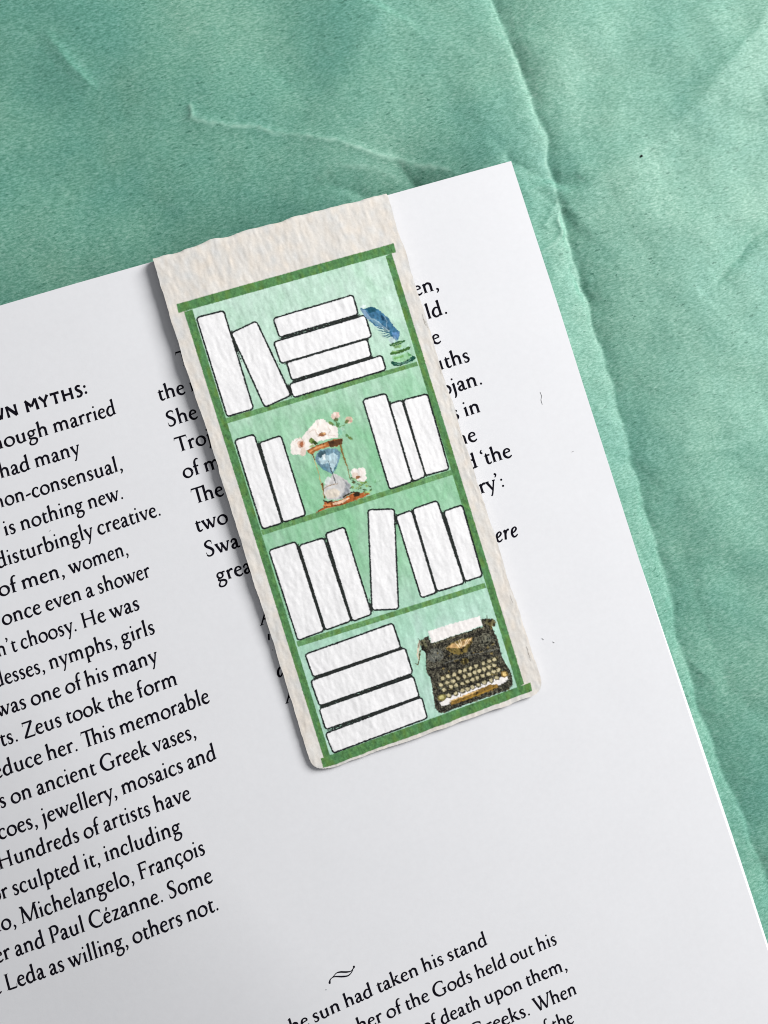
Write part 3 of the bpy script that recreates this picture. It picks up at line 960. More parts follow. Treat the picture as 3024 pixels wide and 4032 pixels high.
# mint backing
TLb, TRb = r1((196, 700))[0], r1((1400, 378))[0]
BRb, BLb = r3((1445, 590))[0], r3((335, 1000))[0]
back = [TLb, TRb, BRb, BLb]
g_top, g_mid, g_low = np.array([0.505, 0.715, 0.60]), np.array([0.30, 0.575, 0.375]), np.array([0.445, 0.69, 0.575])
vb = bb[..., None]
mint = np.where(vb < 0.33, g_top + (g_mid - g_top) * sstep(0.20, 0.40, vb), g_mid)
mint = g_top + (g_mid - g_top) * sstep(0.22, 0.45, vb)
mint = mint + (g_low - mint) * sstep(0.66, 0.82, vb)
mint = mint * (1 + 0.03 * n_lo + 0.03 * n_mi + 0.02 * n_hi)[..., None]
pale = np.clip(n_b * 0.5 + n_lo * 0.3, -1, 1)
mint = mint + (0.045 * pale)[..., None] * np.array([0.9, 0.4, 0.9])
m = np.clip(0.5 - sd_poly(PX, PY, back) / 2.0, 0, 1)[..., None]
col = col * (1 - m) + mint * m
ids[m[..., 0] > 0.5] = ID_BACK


def band(pts, kind):
    """one green board"""
    c = np.array([0.088, 0.228, 0.080]) if kind == 0 else np.array([0.140, 0.315, 0.125])
    X = PX + n_e1 * 0.4
    Y = PY + n_e2 * 0.4
    sl = box_of(pts)
    d = sd_poly(X[sl], Y[sl], pts)
    mm = np.clip(0.5 - d / 2.4, 0, 1)
    cc = c * (1 + 0.13 * n_mi[sl] + 0.10 * n_hi[sl])[..., None]
    # olive blotches of the watercolour
    ol = np.clip(n_lo[sl] * 0.5 + 0.12 * n_mi[sl], 0, 1)[..., None]
    cc = cc * (1 - 0.6 * ol) + np.array([0.12, 0.225, 0.040]) * 0.6 * ol
    te = np.clip(-n_lo[sl] * 0.5, 0, 1)[..., None]
    cc = cc * (1 - 0.4 * te) + np.array([0.085, 0.25, 0.115]) * 0.4 * te
    col[sl] = col[sl] * (1 - mm[..., None]) + cc * mm[..., None]
    sub = ids[sl]
    sub[mm > 0.5] = ID_SHELF
    ids[sl] = sub


# shelves
band(r1((428, 1356), (1568, 1018), (1578, 1042), (436, 1388)), 1)
band(r2((255, 775), (1334, 434), (1344, 462), (266, 804)), 1)
band(r3((168, 325), (1236, -8), (1246, 20), (178, 356)), 1)
# posts
band([r1((188, 722))[0], r1((238, 708))[0], r3((364, 985))[0], r3((325, 992))[0]], 0)
band([r1((1384, 392))[0], r1((1420, 372))[0], r3((1462, 566))[0], r3((1424, 590))[0]], 0)
# top and bottom boards
band([r1((143, 676))[0], r1((1432, 315))[0], r1((1447, 368))[0], r1((155, 729))[0]], 0)
band(r3((307, 990), (1498, 558), (1508, 607), (322, 1048)), 0)

# --- hourglass
h = cv(1100, 1550, 3.687)


def hp(f, *pts): return f(*pts)


K_ = 1 / 3.687
def E(cvf, s, x, y, rx, ry, c, rot=0, pid=None, amp=0.12, alpha=1.0):
    (X, Y), = cvf((x, y))
    p_ell(X, Y, rx / s, ry / s, c, rot, amp=amp, alpha=alpha, pid=pid)


def Sx(cvf, s, pts, w, c, pid=None, alpha=1.0, amp=0.12):
    p_stroke(cvf(*pts), np.array(w, float) / s, c, alpha=alpha, pid=pid, amp=amp)


HS = 3.687
petal, petal2 = srgb(243, 236, 231), srgb(226, 208, 196)
p_poly(h((380, 570), (460, 480), (550, 380), (640, 375), (720, 440), (840, 488), (856, 640), (700, 664), (560, 700), (470, 790), (405, 830), (350, 800), (330, 640)), petal, pid=ID_GLASS, amp=0.03)
E(h, HS, 280, 770, 118, 120, petal, pid=ID_GLASS, amp=0.03)
E(h, HS, 345, 850, 45, 62, petal2, 20, ID_GLASS, 0.05)
E(h, HS, 235, 840, 70, 50, petal, -20, ID_GLASS, 0.03)
Sx(h, HS, [(230, 700), (300, 640), (360, 700), (370, 800)], 14, srgb(214, 190, 176), ID_GLASS, 0.7)
E(h, HS, 315, 738, 52, 56, srgb(222, 190, 172), 0, ID_GLASS)
E(h, HS, 322, 735, 28, 38, srgb(172, 104, 72), 0, ID_GLASS)
Sx(h, HS, [(440, 560), (520, 520), (540, 590), (600, 640)], 14, srgb(222, 205, 192), ID_GLASS, 0.8)
Sx(h, HS, [(700, 480), (740, 540), (700, 610), (820, 620)], 12, srgb(220, 205, 195), ID_GLASS, 0.8)
Sx(h, HS, [(560, 440), (540, 520), (590, 590)], 14, srgb(226, 214, 206), ID_GLASS, 0.8)
E(h, HS, 622, 598, 58, 26, srgb(150, 98, 66), -6, ID_GLASS)
E(h, HS, 640, 585, 30, 12, srgb(205, 160, 110), -6, ID_GLASS)
E(h, HS, 470, 690, 40, 36, srgb(110, 135, 70), 40, ID_GLASS)
E(h, HS, 515, 715, 42, 26, srgb(48, 66, 26), 35, ID_GLASS)
E(h, HS, 470, 765, 40, 20, srgb(165, 180, 130), -30, ID_GLASS)
for x, y, rx, ry, rot, c in [(815, 325, 62, 56, 0, (236, 205, 194)), (800, 300, 20, 30, 0, (244, 226, 218)), (850, 310, 18, 30, 20, (226, 186, 176)), (822, 378, 34, 26, 0, (88, 100, 50)), (750, 435, 50, 24, 28, (104, 122, 60)),
                             (1005, 385, 56, 48, 0, (232, 200, 178)), (1030, 400, 22, 18, 0, (206, 160, 150)), (978, 412, 38, 24, -40, (92, 108, 44)), (850, 460, 26, 34, 10, (70, 120, 70)), (985, 615, 34, 18, 40, (80, 130, 70)),
                             (1030, 650, 36, 20, 20, (104, 122, 56)), (880, 570, 34, 50, 0, (140, 196, 170)), (920, 520, 30, 26, 0, (176, 214, 192))]:
    E(h, HS, x, y, rx, ry, srgb(*c), rot, ID_GLASS, alpha=0.9)
Sx(h, HS, [(822, 390), (830, 480), (870, 490), (950, 455)], 9, srgb(110, 140, 80), ID_GLASS)
# wooden top
p_poly(h((400, 835), (470, 790), (560, 745), (720, 690), (800, 665), (922, 655), (905, 745), (830, 770), (720, 775), (600, 810), (500, 860), (470, 890), (440, 880)), srgb(168, 104, 56), pid=ID_GLASS, amp=0.22)
p_poly(h((700, 700), (920, 657), (905, 742), (740, 780)), srgb(84, 56, 36), pid=ID_GLASS, amp=0.25)
Sx(h, HS, [(440, 850), (540, 790), (660, 745)], 22, srgb(222, 160, 110), ID_GLASS, 0.8)
Sx(h, HS, [(410, 830), (540, 760), (700, 702), (900, 668)], 9, srgb(110, 66, 36), ID_GLASS)
# posts
Sx(h, HS, [(890, 760), (915, 870), (960, 1000), (990, 1080), (1018, 1220)], [34, 24, 20, 14, 12], srgb(132, 108, 60), ID_GLASS)
Sx(h, HS, [(482, 890), (505, 960), (560, 1120), (600, 1290), (640, 1420), (655, 1520)], [16, 12, 10, 10, 22, 18], srgb(186, 168, 116), ID_GLASS)
Sx(h, HS, [(482, 885), (510, 965)], 14, srgb(90, 62, 40), ID_GLASS)
Sx(h, HS, [(622, 1310), (640, 1400), (660, 1520)], [26, 16, 20], srgb(104, 78, 40), ID_GLASS)
# upper bulb
p_poly(h((520, 960), (535, 880), (580, 825), (700, 800), (820, 800), (885, 850), (885, 930), (840, 1040), (800, 1130), (765, 1168), (700, 1135), (610, 1075), (545, 1010)), srgb(112, 146, 164), pid=ID_GLASS, amp=0.16)
E(h, HS, 610, 880, 66, 46, srgb(64, 92, 104), -25, ID_GLASS)
p_poly(h((560, 960), (650, 900), (700, 900), (780, 860), (850, 900), (830, 1010), (790, 1110), (760, 1130), (730, 1040), (700, 1010), (610, 1030)), srgb(176, 202, 212), amp=0.14, pid=ID_GLASS)
p_poly(h((620, 900), (660, 880), (665, 960), (630, 970)), srgb(226, 238, 242), pid=ID_GLASS)
E(h, HS, 810, 1085, 16, 30, srgb(66, 116, 126), 20, ID_GLASS)
E(h, HS, 650, 1090, 50, 24, srgb(86, 134, 156), 35, ID_GLASS, alpha=0.8)
# lower bulb
p_poly(h((780, 1160), (720, 1240), (650, 1350), (645, 1460), (700, 1530), (820, 1545), (930, 1520), (1020, 1450), (1034, 1340), (980, 1260), (880, 1210), (820, 1170)), srgb(203, 202, 202), pid=ID_GLASS, amp=0.08)
p_poly(h((930, 1250), (1030, 1330), (1020, 1450), (930, 1520), (850, 1530), (930, 1440), (960, 1340)), srgb(150, 154, 160), pid=ID_GLASS, amp=0.15, soft=3)
E(h, HS, 770, 1450, 110, 70, srgb(216, 206, 192), -8, ID_GLASS, 0.08, 0.9)
Sx(h, HS, [(650, 1375), (740, 1335), (840, 1310)], 12, srgb(140, 110, 62), ID_GLASS, 0.8)
E(h, HS, 700, 1265, 40, 60, srgb(222, 228, 228), 20, ID_GLASS, 0.05, 0.8)
Sx(h, HS, [(710, 980), (745, 1090), (780, 1190), (815, 1300)], [6, 14, 12, 10], srgb(42, 48, 56), ID_GLASS)
# flower, leaves and wooden foot
p_poly(h((528, 1732), (590, 1675), (640, 1655), (650, 1560), (760, 1575), (900, 1545), (1000, 1480), (1080, 1440), (1160, 1450), (1290, 1425), (1312, 1462), (1170, 1525), (950, 1605), (700, 1668)), srgb(172, 96, 50), pid=ID_GLASS, amp=0.22)
Sx(h, HS, [(790, 1600), (900, 1575), (1010, 1520)], [30, 40, 18], srgb(236, 204, 176), ID_GLASS, 0.9)
Sx(h, HS, [(650, 1625), (730, 1620)], 30, srgb(214, 140, 90), ID_GLASS, 0.9)
Sx(h, HS, [(560, 1705), (650, 1650), (900, 1610), (1000, 1575)], 10, srgb(110, 56, 28), ID_GLASS)
Sx(h, HS, [(650, 1560), (700, 1580), (760, 1560)], 26, srgb(60, 42, 28), ID_GLASS)
E(h, HS, 1120, 1465, 50, 30, srgb(48, 38, 24), -20, ID_GLASS)
Sx(h, HS, [(930, 1500), (1060, 1430), (1160, 1440)], 22, srgb(62, 50, 30), ID_GLASS)
random.seed(5)
for i in range(34):
    x = random.uniform(1040, 1330)
    y = 1260 + (x - 1040) * 0.28 + random.uniform(-40, 130)
    if y > 1450: continue
    c = random.choice([(90, 120, 58), (60, 84, 38), (132, 160, 92), (160, 190, 120), (78, 72, 40)])
    E(h, HS, x, y, random.uniform(12, 30), random.uniform(8, 15), srgb(*c), random.uniform(-50, 40), ID_GLASS, alpha=0.9)
E(h, HS, 1105, 1150, 66, 62, petal, 0, ID_GLASS, 0.03)
E(h, HS, 1190, 1140, 66, 66, petal, 0, ID_GLASS, 0.03)
E(h, HS, 1190, 1220, 74, 60, petal, 0, ID_GLASS, 0.03)
E(h, HS, 1100, 1190, 50, 40, petal2, 20, ID_GLASS, 0.03)
Sx(h, HS, [(1170, 1100), (1200, 1160), (1180, 1220)], 10, srgb(212, 196, 190), ID_GLASS, 0.8)
E(h, HS, 1138, 1216, 34, 22, srgb(150, 100, 66), -20, ID_GLASS)
Sx(h, HS, [(1378, 1292), (1400, 1250), (1395, 1290), (1440, 1275), (1468, 1268)], 6, srgb(96, 150, 96), ID_GLASS, 0.8)

# --- typewriter
t_ = cv(1580, 2380, 3.318)
TS = 3.318
ink = srgb(56, 54, 46)
p_poly(t_((345, 350), (690, 240), (1020, 150), (1062, 272), (700, 400), (392, 505)), srgb(240, 236, 235), pid=ID_TYPE, amp=0.03)
p_poly(t_((250, 480), (300, 430), (350, 410), (372, 470), (395, 505), (700, 402), (1062, 285), (1040, 195), (1110, 178), (1150, 250), (1200, 330), (1262, 460), (1285, 560), (1305, 660), (1345, 745),
           (1400, 830), (1448, 930), (1456, 1050), (1400, 1115), (1180, 1190), (800, 1320), (560, 1418), (490, 1410), (440, 1350), (418, 1210), (400, 1050), (372, 960), (330, 890), (316, 760), (312, 630), (300, 610), (258, 600)), ink, pid=ID_TYPE, amp=0.35, n=n_hi)
Sx(t_, TS, [(400, 520), (700, 425), (1080, 300)], 16, srgb(92, 90, 72), ID_TYPE, 0.8)
Sx(t_, TS, [(420, 560), (700, 470), (1100, 345)], 8, srgb(70, 68, 58), ID_TYPE, 0.8)
E(t_, TS, 440, 660, 110, 90, srgb(86, 88, 84), -20, ID_TYPE, 0.35, 0.75)
E(t_, TS, 1140, 470, 110, 80, srgb(72, 72, 62), -20, ID_TYPE, 0.35, 0.7)
p_poly(t_((575, 565), (660, 500), (760, 455), (850, 440), (945, 420), (900, 540), (850, 620), (760, 660), (650, 640)), srgb(106, 92, 50), pid=ID_TYPE, amp=0.3)
p_poly(t_((590, 560), (680, 505), (740, 520), (790, 470), (930, 430), (880, 510), (800, 560), (730, 570)), srgb(186, 152, 104), pid=ID_TYPE, amp=0.25)
for x, y in [((740, 470), (775, 550)), ((770, 460), (800, 550)), ((705, 500), (760, 560)), ((900, 440), (830, 540)), ((860, 450), (815, 545))]:
    Sx(t_, TS, [x, y], 11, srgb(238, 214, 178), ID_TYPE, 0.9)
tt = np.linspace(0, 6.28, 14)
for cx_, cy_, rr in [(1095, 450, 72), (1095, 450, 38), (450, 650, 66), (450, 650, 34), (1200, 560, 44), (380, 780, 40)]:
    Sx(t_, TS, [(cx_ + rr * math.cos(a), cy_ + rr * math.sin(a)) for a in tt], 6, srgb(138, 138, 122), ID_TYPE, 0.75)
rs = random.Random(8)
for i in range(70):
    x, y = rs.uniform(340, 1270), 0
    y = 560 + (1270 - x) * 0.30 - 60 + rs.uniform(-160, 130)
    if y < 470 or (540 < x < 950 and y < 660): continue
    Sx(t_, TS, [(x, y), (x + rs.uniform(-40, 40), y + rs.uniform(-28, 22))], 5, srgb(120, 118, 104), ID_TYPE, 0.5)
for i in range(150):
    x, y = rs.uniform(330, 1440), rs.uniform(300, 1400)
    (X_, Y_), = t_((x, y))
    dy = 560 + (1270 - x) * 0.30
    if y < dy - 190 or y > dy + 640 or x < 330 + (y - 800) * 0.25 or x > 1280 + (y - 600) * 0.35: continue
    cc = rs.choice([(20, 20, 22), (132, 116, 70), (104, 94, 58), (88, 92, 84), (128, 110, 62), (24, 24, 26), (70, 76, 66)])
    E(t_, TS, x, y, rs.uniform(10, 30), rs.uniform(6, 15), srgb(*cc), rs.uniform(-60, 30), ID_TYPE, 0.2, 0.75)
Sx(t_, TS, [(560, 770), (700, 720), (830, 672), (1000, 640), (1260, 580)], 9, srgb(120, 122, 118), ID_TYPE, 0.7)
Sx(t_, TS, [(400, 850), (700, 760), (1000, 690), (1300, 640)], 34, srgb(20, 20, 22), ID_TYPE, 0.7)
E(t_, TS, 830, 740, 60, 40, srgb(92, 82, 44), -15, ID_TYPE, 0.3, 0.8)
# white front plate, gold bar
p_poly(t_((497, 1280), (620, 1205), (900, 1085), (1180, 985), (1385, 920), (1392, 985), (1300, 1045), (900, 1190), (650, 1295), (525, 1328)), srgb(238, 234, 232), pid=ID_TYPE, amp=0.03)
p_poly(t_((625, 1285), (700, 1235), (1000, 1110), (1170, 1040), (1255, 1045), (1262, 1085), (1100, 1150), (800, 1265), (650, 1318)), srgb(126, 98, 48), pid=ID_TYPE, amp=0.3)
Sx(t_, TS, [(640, 1262), (800, 1205), (1000, 1122)], [10, 18, 14], srgb(222, 184, 122), ID_TYPE)
Sx(t_, TS, [(800, 1255), (1000, 1175), (1220, 1085)], 14, srgb(168, 132, 50), ID_TYPE, 0.8)
Sx(t_, TS, [(765, 1140), (772, 1190)], 9, srgb(60, 58, 50), ID_TYPE)
keys_ = [(540, 965), (610, 935), (690, 915), (765, 880), (830, 860), (905, 835), (980, 805), (1075, 770), (1145, 740), (1215, 715),
         (520, 1050), (600, 1020), (680, 1000), (745, 965), (825, 940), (895, 915), (960, 890), (1020, 870), (1085, 845), (1145, 820), (1210, 795),
         (560, 1115), (650, 1075), (720, 1055), (795, 1035), (860, 1005), (930, 985), (995, 960), (1060, 935), (1140, 910), (1210, 880), (1270, 856),
         (625, 1190), (710, 1165), (800, 1130), (870, 1105), (930, 1080), (1005, 1050), (1085, 1020), (1170, 990), (1250, 960)]
for i, (x, y) in enumerate(keys_):
    E(t_, TS, x, y, 36, 34, srgb(66, 62, 42), 0, ID_TYPE)
    E(t_, TS, x - 2, y - 2, 24, 23, srgb(196, 186, 150), 0, ID_TYPE, 0.1)
E(t_, TS, 530, 1215, 56, 46, srgb(120, 112, 62), -15, ID_TYPE)
E(t_, TS, 524, 1208, 34, 26, srgb(200, 192, 130), -15, ID_TYPE)
E(t_, TS, 1345, 912, 46, 46, srgb(128, 102, 54), 0, ID_TYPE)
E(t_, TS, 1345, 910, 28, 28, srgb(226, 196, 130), 0, ID_TYPE)
# lever and knobs
Sx(t_, TS, [(235, 480), (225, 540), (212, 640), (222, 720)], [26, 34, 26, 14], srgb(206, 196, 176), ID_TYPE)
Sx(t_, TS, [(245, 600), (235, 700), (215, 785), (182, 770)], [16, 16, 14, 7], srgb(92, 74, 36), ID_TYPE)
Sx(t_, TS, [(215, 445), (245, 470), (222, 520), (215, 570)], 8, srgb(74, 60, 34), ID_TYPE)
E(t_, TS, 290, 520, 46, 70, srgb(76, 76, 58), -15, ID_TYPE, 0.4)
E(t_, TS, 1135, 225, 44, 40, srgb(90, 86, 62), 0, ID_TYPE, 0.4)
E(t_, TS, 1195, 235, 36, 54, srgb(104, 98, 66), -15, ID_TYPE, 0.4)
Sx(t_, TS, [(1118, 138), (1122, 190)], 9, srgb(62, 62, 44), ID_TYPE)
Sx(t_, TS, [(1150, 250), (1175, 310)], 30, srgb(112, 100, 62), ID_TYPE)

dk = (ids == ID_TYPE) & (col.sum(-1) < 0.30)
tx = col * (1 + 0.55 * np.clip(n_hi, -1.4, 2) + 0.35 * np.clip(n_mi, -1, 2))[..., None] + np.clip(n_mi * 0.6 + n_e1 * 0.5, 0, 2)[..., None] * np.array([0.030, 0.029, 0.020])
col = np.where(dk[..., None], np.clip(tx, 0.006, 1), col)
for a_, b_, w_ in [((1664, 1238), (1678, 1282), 2.2), ((1676, 1262), (1688, 1292), 1.6), ((1735, 1440), (1742, 1470), 1.4), ((1812, 1690), (1822, 1722), 1.5), ((2074, 2545), (2090, 2600), 2.4), ((2010, 2340), (2018, 2372), 1.4)]:
    p_stroke([a_, b_], w_, srgb(96, 82, 66), alpha=0.7)
# --- printed books: rounded outlines
BOOKS = [r1((262, 757), (424, 715), (602, 1298), (445, 1345)), r1((468, 848), (618, 778), (824, 1218), (668, 1290)),
         r1((717, 762), (1190, 622), (1223, 738), (755, 874)), r1((720, 902), (1262, 742), (1302, 872), (763, 1030)),
         r1((797, 1024), (1275, 884), (1300, 988), (828, 1130)), r1((812, 1152), (1362, 980), (1386, 1068), (838, 1232)),
         r2((107, 265), (218, 232), (377, 735), (265, 770)), r2((247, 280), (370, 240), (511, 690), (382, 732)),
         r2((833, 36), (965, 0), (1115, 500), (986, 545)), r2((985, 60), (1055, 38), (1190, 470), (1118, 502)), r2((1062, 38), (1200, 2), (1323, 430), (1190, 466)),
         r2((302, 890), (453, 840), (615, 1345), (466, 1402)), r2((472, 862), (612, 818), (768, 1290), (622, 1343)), r2((622, 795), (729, 757), (885, 1252), (775, 1293)),
         r2((863, 660), (1012, 655), (1037, 1222), (886, 1230)), r2((1021, 695), (1110, 662), (1252, 1130), (1165, 1160)), r2((1115, 655), (1256, 608), (1412, 1075), (1255, 1125)),
         r2((1292, 668), (1398, 632), (1513, 1035), (1415, 1068)),
         r3((218, 398), (715, 220), (762, 360), (265, 528)), r3((250, 548), (785, 360), (830, 505), (300, 692)), r3((298, 708), (832, 520), (866, 638), (335, 826)), r3((333, 848), (880, 640), (912, 760), (378, 960))]
white = np.array([0.86, 0.86, 0.88])
n_k = fnoise(ny, nx, 3, 3, 61)
D1 = np.full((ny, nx), 99.0)
D2 = np.full((ny, nx), 99.0)
for i, b in enumerate(BOOKS):
    rad = 12.0
    c = np.mean(b, axis=0)
    # inset polygon by the radius, then distance gives rounded corners
    bi = np.array(b)
    ins = []
    for j in range(4):
        p, q, s = bi[j - 1], bi[j], bi[(j + 1) % 4]
        d1 = (q - p) / np.linalg.norm(q - p)
        d2 = (s - q) / np.linalg.norm(s - q)
        n1 = np.array([-d1[1], d1[0]])
        n2 = np.array([-d2[1], d2[0]])
        if np.dot(n1, c - q) < 0: n1 = -n1
        if np.dot(n2, c - q) < 0: n2 = -n2
        k = 1 + np.dot(n1, n2)
        ins.append(q + (n1 + n2) / k * rad)
    sl = box_of(b, 14)
    X = PX[sl] + n_e1[sl] * 0.4
    Y = PY[sl] + n_e2[sl] * 0.4
    d = sd_poly(X, Y, [tuple(p) for p in ins]) - rad
    put(sl, np.clip(0.5 - d / 2.0, 0, 1), white, 0.012, n_lo, ID_BOOK + i)
    lw = 3.5 + 0.35 * n_k[sl]
    o1, o2 = D1[sl].copy(), D2[sl].copy()
    D1[sl] = np.minimum(o1, d)
    D2[sl] = np.minimum(o2, np.maximum(o1, d))
    ln = np.clip(0.5 - (np.abs(d) - lw) / 1.8, 0, 1)
    lc = np.array([0.014, 0.020, 0.020]) * (1 + 0.5 * np.clip(n_mi[sl], -1, 2))[..., None]
    col[sl] = col[sl] * (1 - ln[..., None]) + lc * ln[..., None]
    sub = ids[sl]
    sub[(ln > 0.5)] = ID_BOOK + i
    ids[sl] = sub

gap = np.clip(0.5 - (D2 - 9.0 - n_k) / 2, 0, 1) * (D1 > 0)
col = col * (1 - gap[..., None]) + np.array([0.020, 0.024, 0.022]) * gap[..., None]
# --- quill in its glass inkwell (over the books)
q_ = cv(1380, 1150, 5.53)
QS = 5.53
E(q_, QS, 275, 320, 62, 34, srgb(226, 240, 240), -20, ID_QUILL, 0.04, 0.9)
p_poly(q_((205, 350), (290, 372), (430, 335), (520, 345), (620, 400), (720, 490), (820, 570), (880, 660), (940, 760), (1000, 820), (1070, 870), (1060, 950), (1030, 1050), (960, 1040),
           (880, 985), (830, 880), (740, 800), (600, 790), (500, 720), (400, 625), (310, 540), (250, 450)), srgb(62, 112, 146), pid=ID_QUILL, amp=0.16)
p_poly(q_((290, 372), (430, 335), (520, 345), (600, 400), (520, 430), (420, 470), (360, 410)), srgb(28, 78, 98), pid=ID_QUILL, amp=0.15)
p_poly(q_((215, 370), (330, 410), (400, 520), (480, 600), (400, 620), (310, 540), (250, 450)), srgb(126, 156, 184), pid=ID_QUILL, amp=0.10)
p_poly(q_((420, 560), (560, 600), (650, 700), (700, 760), (560, 720), (470, 660)), srgb(112, 152, 176), pid=ID_QUILL, amp=0.12)
p_poly(q_((640, 500), (700, 520), (740, 640), (690, 620)), srgb(26, 66, 96), pid=ID_QUILL, amp=0.1)
p_poly(q_((880, 900), (960, 880), (1060, 870), (1040, 1000), (950, 1020)), srgb(92, 134, 178), pid=ID_QUILL, amp=0.12)
Sx(q_, QS, [(730, 530), (790, 630), (780, 700), (790, 790)], 12, srgb(150, 180, 200), ID_QUILL, 0.8)
Sx(q_, QS, [(440, 580), (600, 650), (720, 760), (850, 860)], 12, srgb(176, 202, 212), ID_QUILL, 0.8)
for a_, b_, c_ in [((510, 740), (640, 790), (850, 870)), ((580, 830), (700, 860), (860, 880)), ((665, 920), (770, 900), (880, 880)), ((670, 960), (780, 950), (890, 920)), ((690, 985), (800, 985), (900, 960))]:
    Sx(q_, QS, [a_, b_, c_], [6, 20, 26], srgb(32, 92, 118), ID_QUILL)
Sx(q_, QS, [(500, 745), (700, 780), (840, 860)], 9, srgb(206, 228, 228), ID_QUILL, 0.9)
Sx(q_, QS, [(570, 800), (700, 835), (840, 868)], 8, srgb(190, 220, 220), ID_QUILL, 0.9)
E(q_, QS, 900, 1060, 70, 60, srgb(188, 208, 218), 20, ID_QUILL, 0.08, 0.75)
Sx(q_, QS, [(960, 980), (1000, 1070)], 40, srgb(126, 160, 186), ID_QUILL, 0.7)
p_poly(q_((842, 1150), (900, 1118), (1060, 1070), (1190, 1050), (1186, 1090), (1080, 1140), (960, 1180), (880, 1196)), srgb(50, 96, 58), pid=ID_QUILL, amp=0.2)
Sx(q_, QS, [(900, 1160), (1000, 1135), (1100, 1100)], 18, srgb(136, 176, 120), ID_QUILL, 0.8)
p_poly(q_((925, 1185), (1110, 1140), (1100, 1215), (960, 1245)), srgb(132, 172, 116), pid=ID_QUILL, amp=0.15)
p_poly(q_((855, 1345), (900, 1290), (1000, 1290), (1150, 1240), (1250, 1188), (1302, 1200), (1285, 1255), (1150, 1312), (1000, 1360), (870, 1378)), srgb(58, 100, 46), pid=ID_QUILL, amp=0.22)
Sx(q_, QS, [(900, 1310), (960, 1300), (1040, 1300)], 16, srgb(150, 186, 130), ID_QUILL, 0.8)
Sx(q_, QS, [(1000, 1345), (1150, 1290)], 14, srgb(52, 76, 30), ID_QUILL, 0.8)
p_poly(q_((905, 1410), (1100, 1380), (1250, 1305), (1330, 1390), (1300, 1470), (1100, 1530), (930, 1530)), srgb(150, 200, 158), pid=ID_QUILL, amp=0.08)
Sx(q_, QS, [(960, 1450), (1080, 1430), (1140, 1400)], 40, srgb(112, 166, 92), ID_QUILL, 0.8)
p_poly(q_((1240, 1310), (1330, 1390), (1270, 1410)), srgb(96, 158, 100), pid=ID_QUILL)
p_poly(q_((878, 1560), (890, 1512), (960, 1530), (1060, 1545), (1180, 1510), (1290, 1450), (1340, 1395), (1400, 1400), (1415, 1450), (1350, 1505), (1220, 1570), (1080, 1612), (940, 1622)), srgb(20, 76, 62), pid=ID_QUILL, amp=0.22)
Sx(q_, QS, [(960, 1570), (1080, 1575), (1240, 1525), (1310, 1460)], [6, 12, 16, 8], srgb(130, 176, 156), ID_QUILL, 0.7)
Sx(q_, QS, [(1150, 1580), (1220, 1575)], 14, srgb(176, 210, 196), ID_QUILL, 0.8)
Sx(q_, QS, [(980, 1608), (1100, 1606)], 12, srgb(16, 40, 30), ID_QUILL, 0.8)

col = np.clip(col * (1 + 0.012 * n_hi)[..., None], 0.004, 0.92)

# --- cut the card into the bare sheet and its printed areas
V = P.reshape(-1, 3)
VC = col.reshape(-1, 3)
idx = np.arange(ny * nx).reshape(ny, nx)
cells = np.stack([idx[:-1, :-1], idx[1:, :-1], idx[1:, 1:], idx[:-1, 1:]], -1)
keep = inside[:-1, :-1] & inside[1:, :-1] & inside[1:, 1:] & inside[:-1, 1:]
cid = ids[:-1, :-1].copy()
# soft edge of the corner arcs: move rim points onto the arc
cellsf = cells.reshape(-1, 4)
keepf = keep.ravel()
cidf = cid.ravel()
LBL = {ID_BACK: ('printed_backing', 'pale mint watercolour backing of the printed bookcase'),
       ID_SHELF: ('printed_bookcase', 'dark green printed frame and shelves'),
       ID_GLASS: ('printed_hourglass', 'printed hourglass with white flowers'),
       ID_TYPE: ('printed_typewriter', 'printed old black typewriter with a sheet of paper'),
       ID_QUILL: ('printed_quill', 'printed blue feather quill in a green glass inkwell')}


def piece(name, sel, extra=None, label=None):
    F = cellsf[sel]
    u, inv = np.unique(F.ravel(), return_inverse=True)
    VV, FF, CCo = V[u], inv.reshape(-1, 4), VC[u]
    if extra is not None:
        eV, eF, eC = extra
        FF = np.concatenate([FF, eF + len(VV)])
        VV = np.concatenate([VV, eV])
        CCo = np.concatenate([CCo, eC])
    o = mesh_np(name, VV, FF, MAT_CARD, bm_root, CCo)
    if label: tag(o, label)
    return o


# skirt round the outline = thickness of the card
TH = 0.00042
ci, cj = np.where(keep)
kp = np.pad(keep, 1)
sk = []
for di, dj, e in ((-1, 0, (0, 3)), (1, 0, (1, 2)), (0, -1, (0, 1)), (0, 1, (2, 3))):
    mk = keep & ~kp[1 + di:1 + di + NB, 1 + dj:1 + dj + NA]
    c = cells[mk]
    p, q = c[:, e[0]], c[:, e[1]]
    if (di, dj) in ((-1, 0), (0, 1)): pass
    sk.append(np.stack([p, q], -1))
sk = np.concatenate(sk)
A0, A1 = V[sk[:, 0]], V[sk[:, 1]]
dn = np.array([0, 0, TH])
eV = np.stack([A0, A1, A1 - dn, A0 - dn], 1).reshape(-1, 3)
eF = np.arange(len(eV)).reshape(-1, 4)
eC = np.tile(np.array([0.70, 0.655, 0.60]), (len(eV), 1))
piece('card', keepf & (cidf == ID_CARD), (eV, eF, eC), 'bare warm white border of rough watercolour card')
for k, (nm, lb) in LBL.items():
    piece(nm, keepf & (cidf == k), None, lb)
for i in range(len(BOOKS)):
    piece('printed_book', keepf & (cidf == ID_BOOK + i))
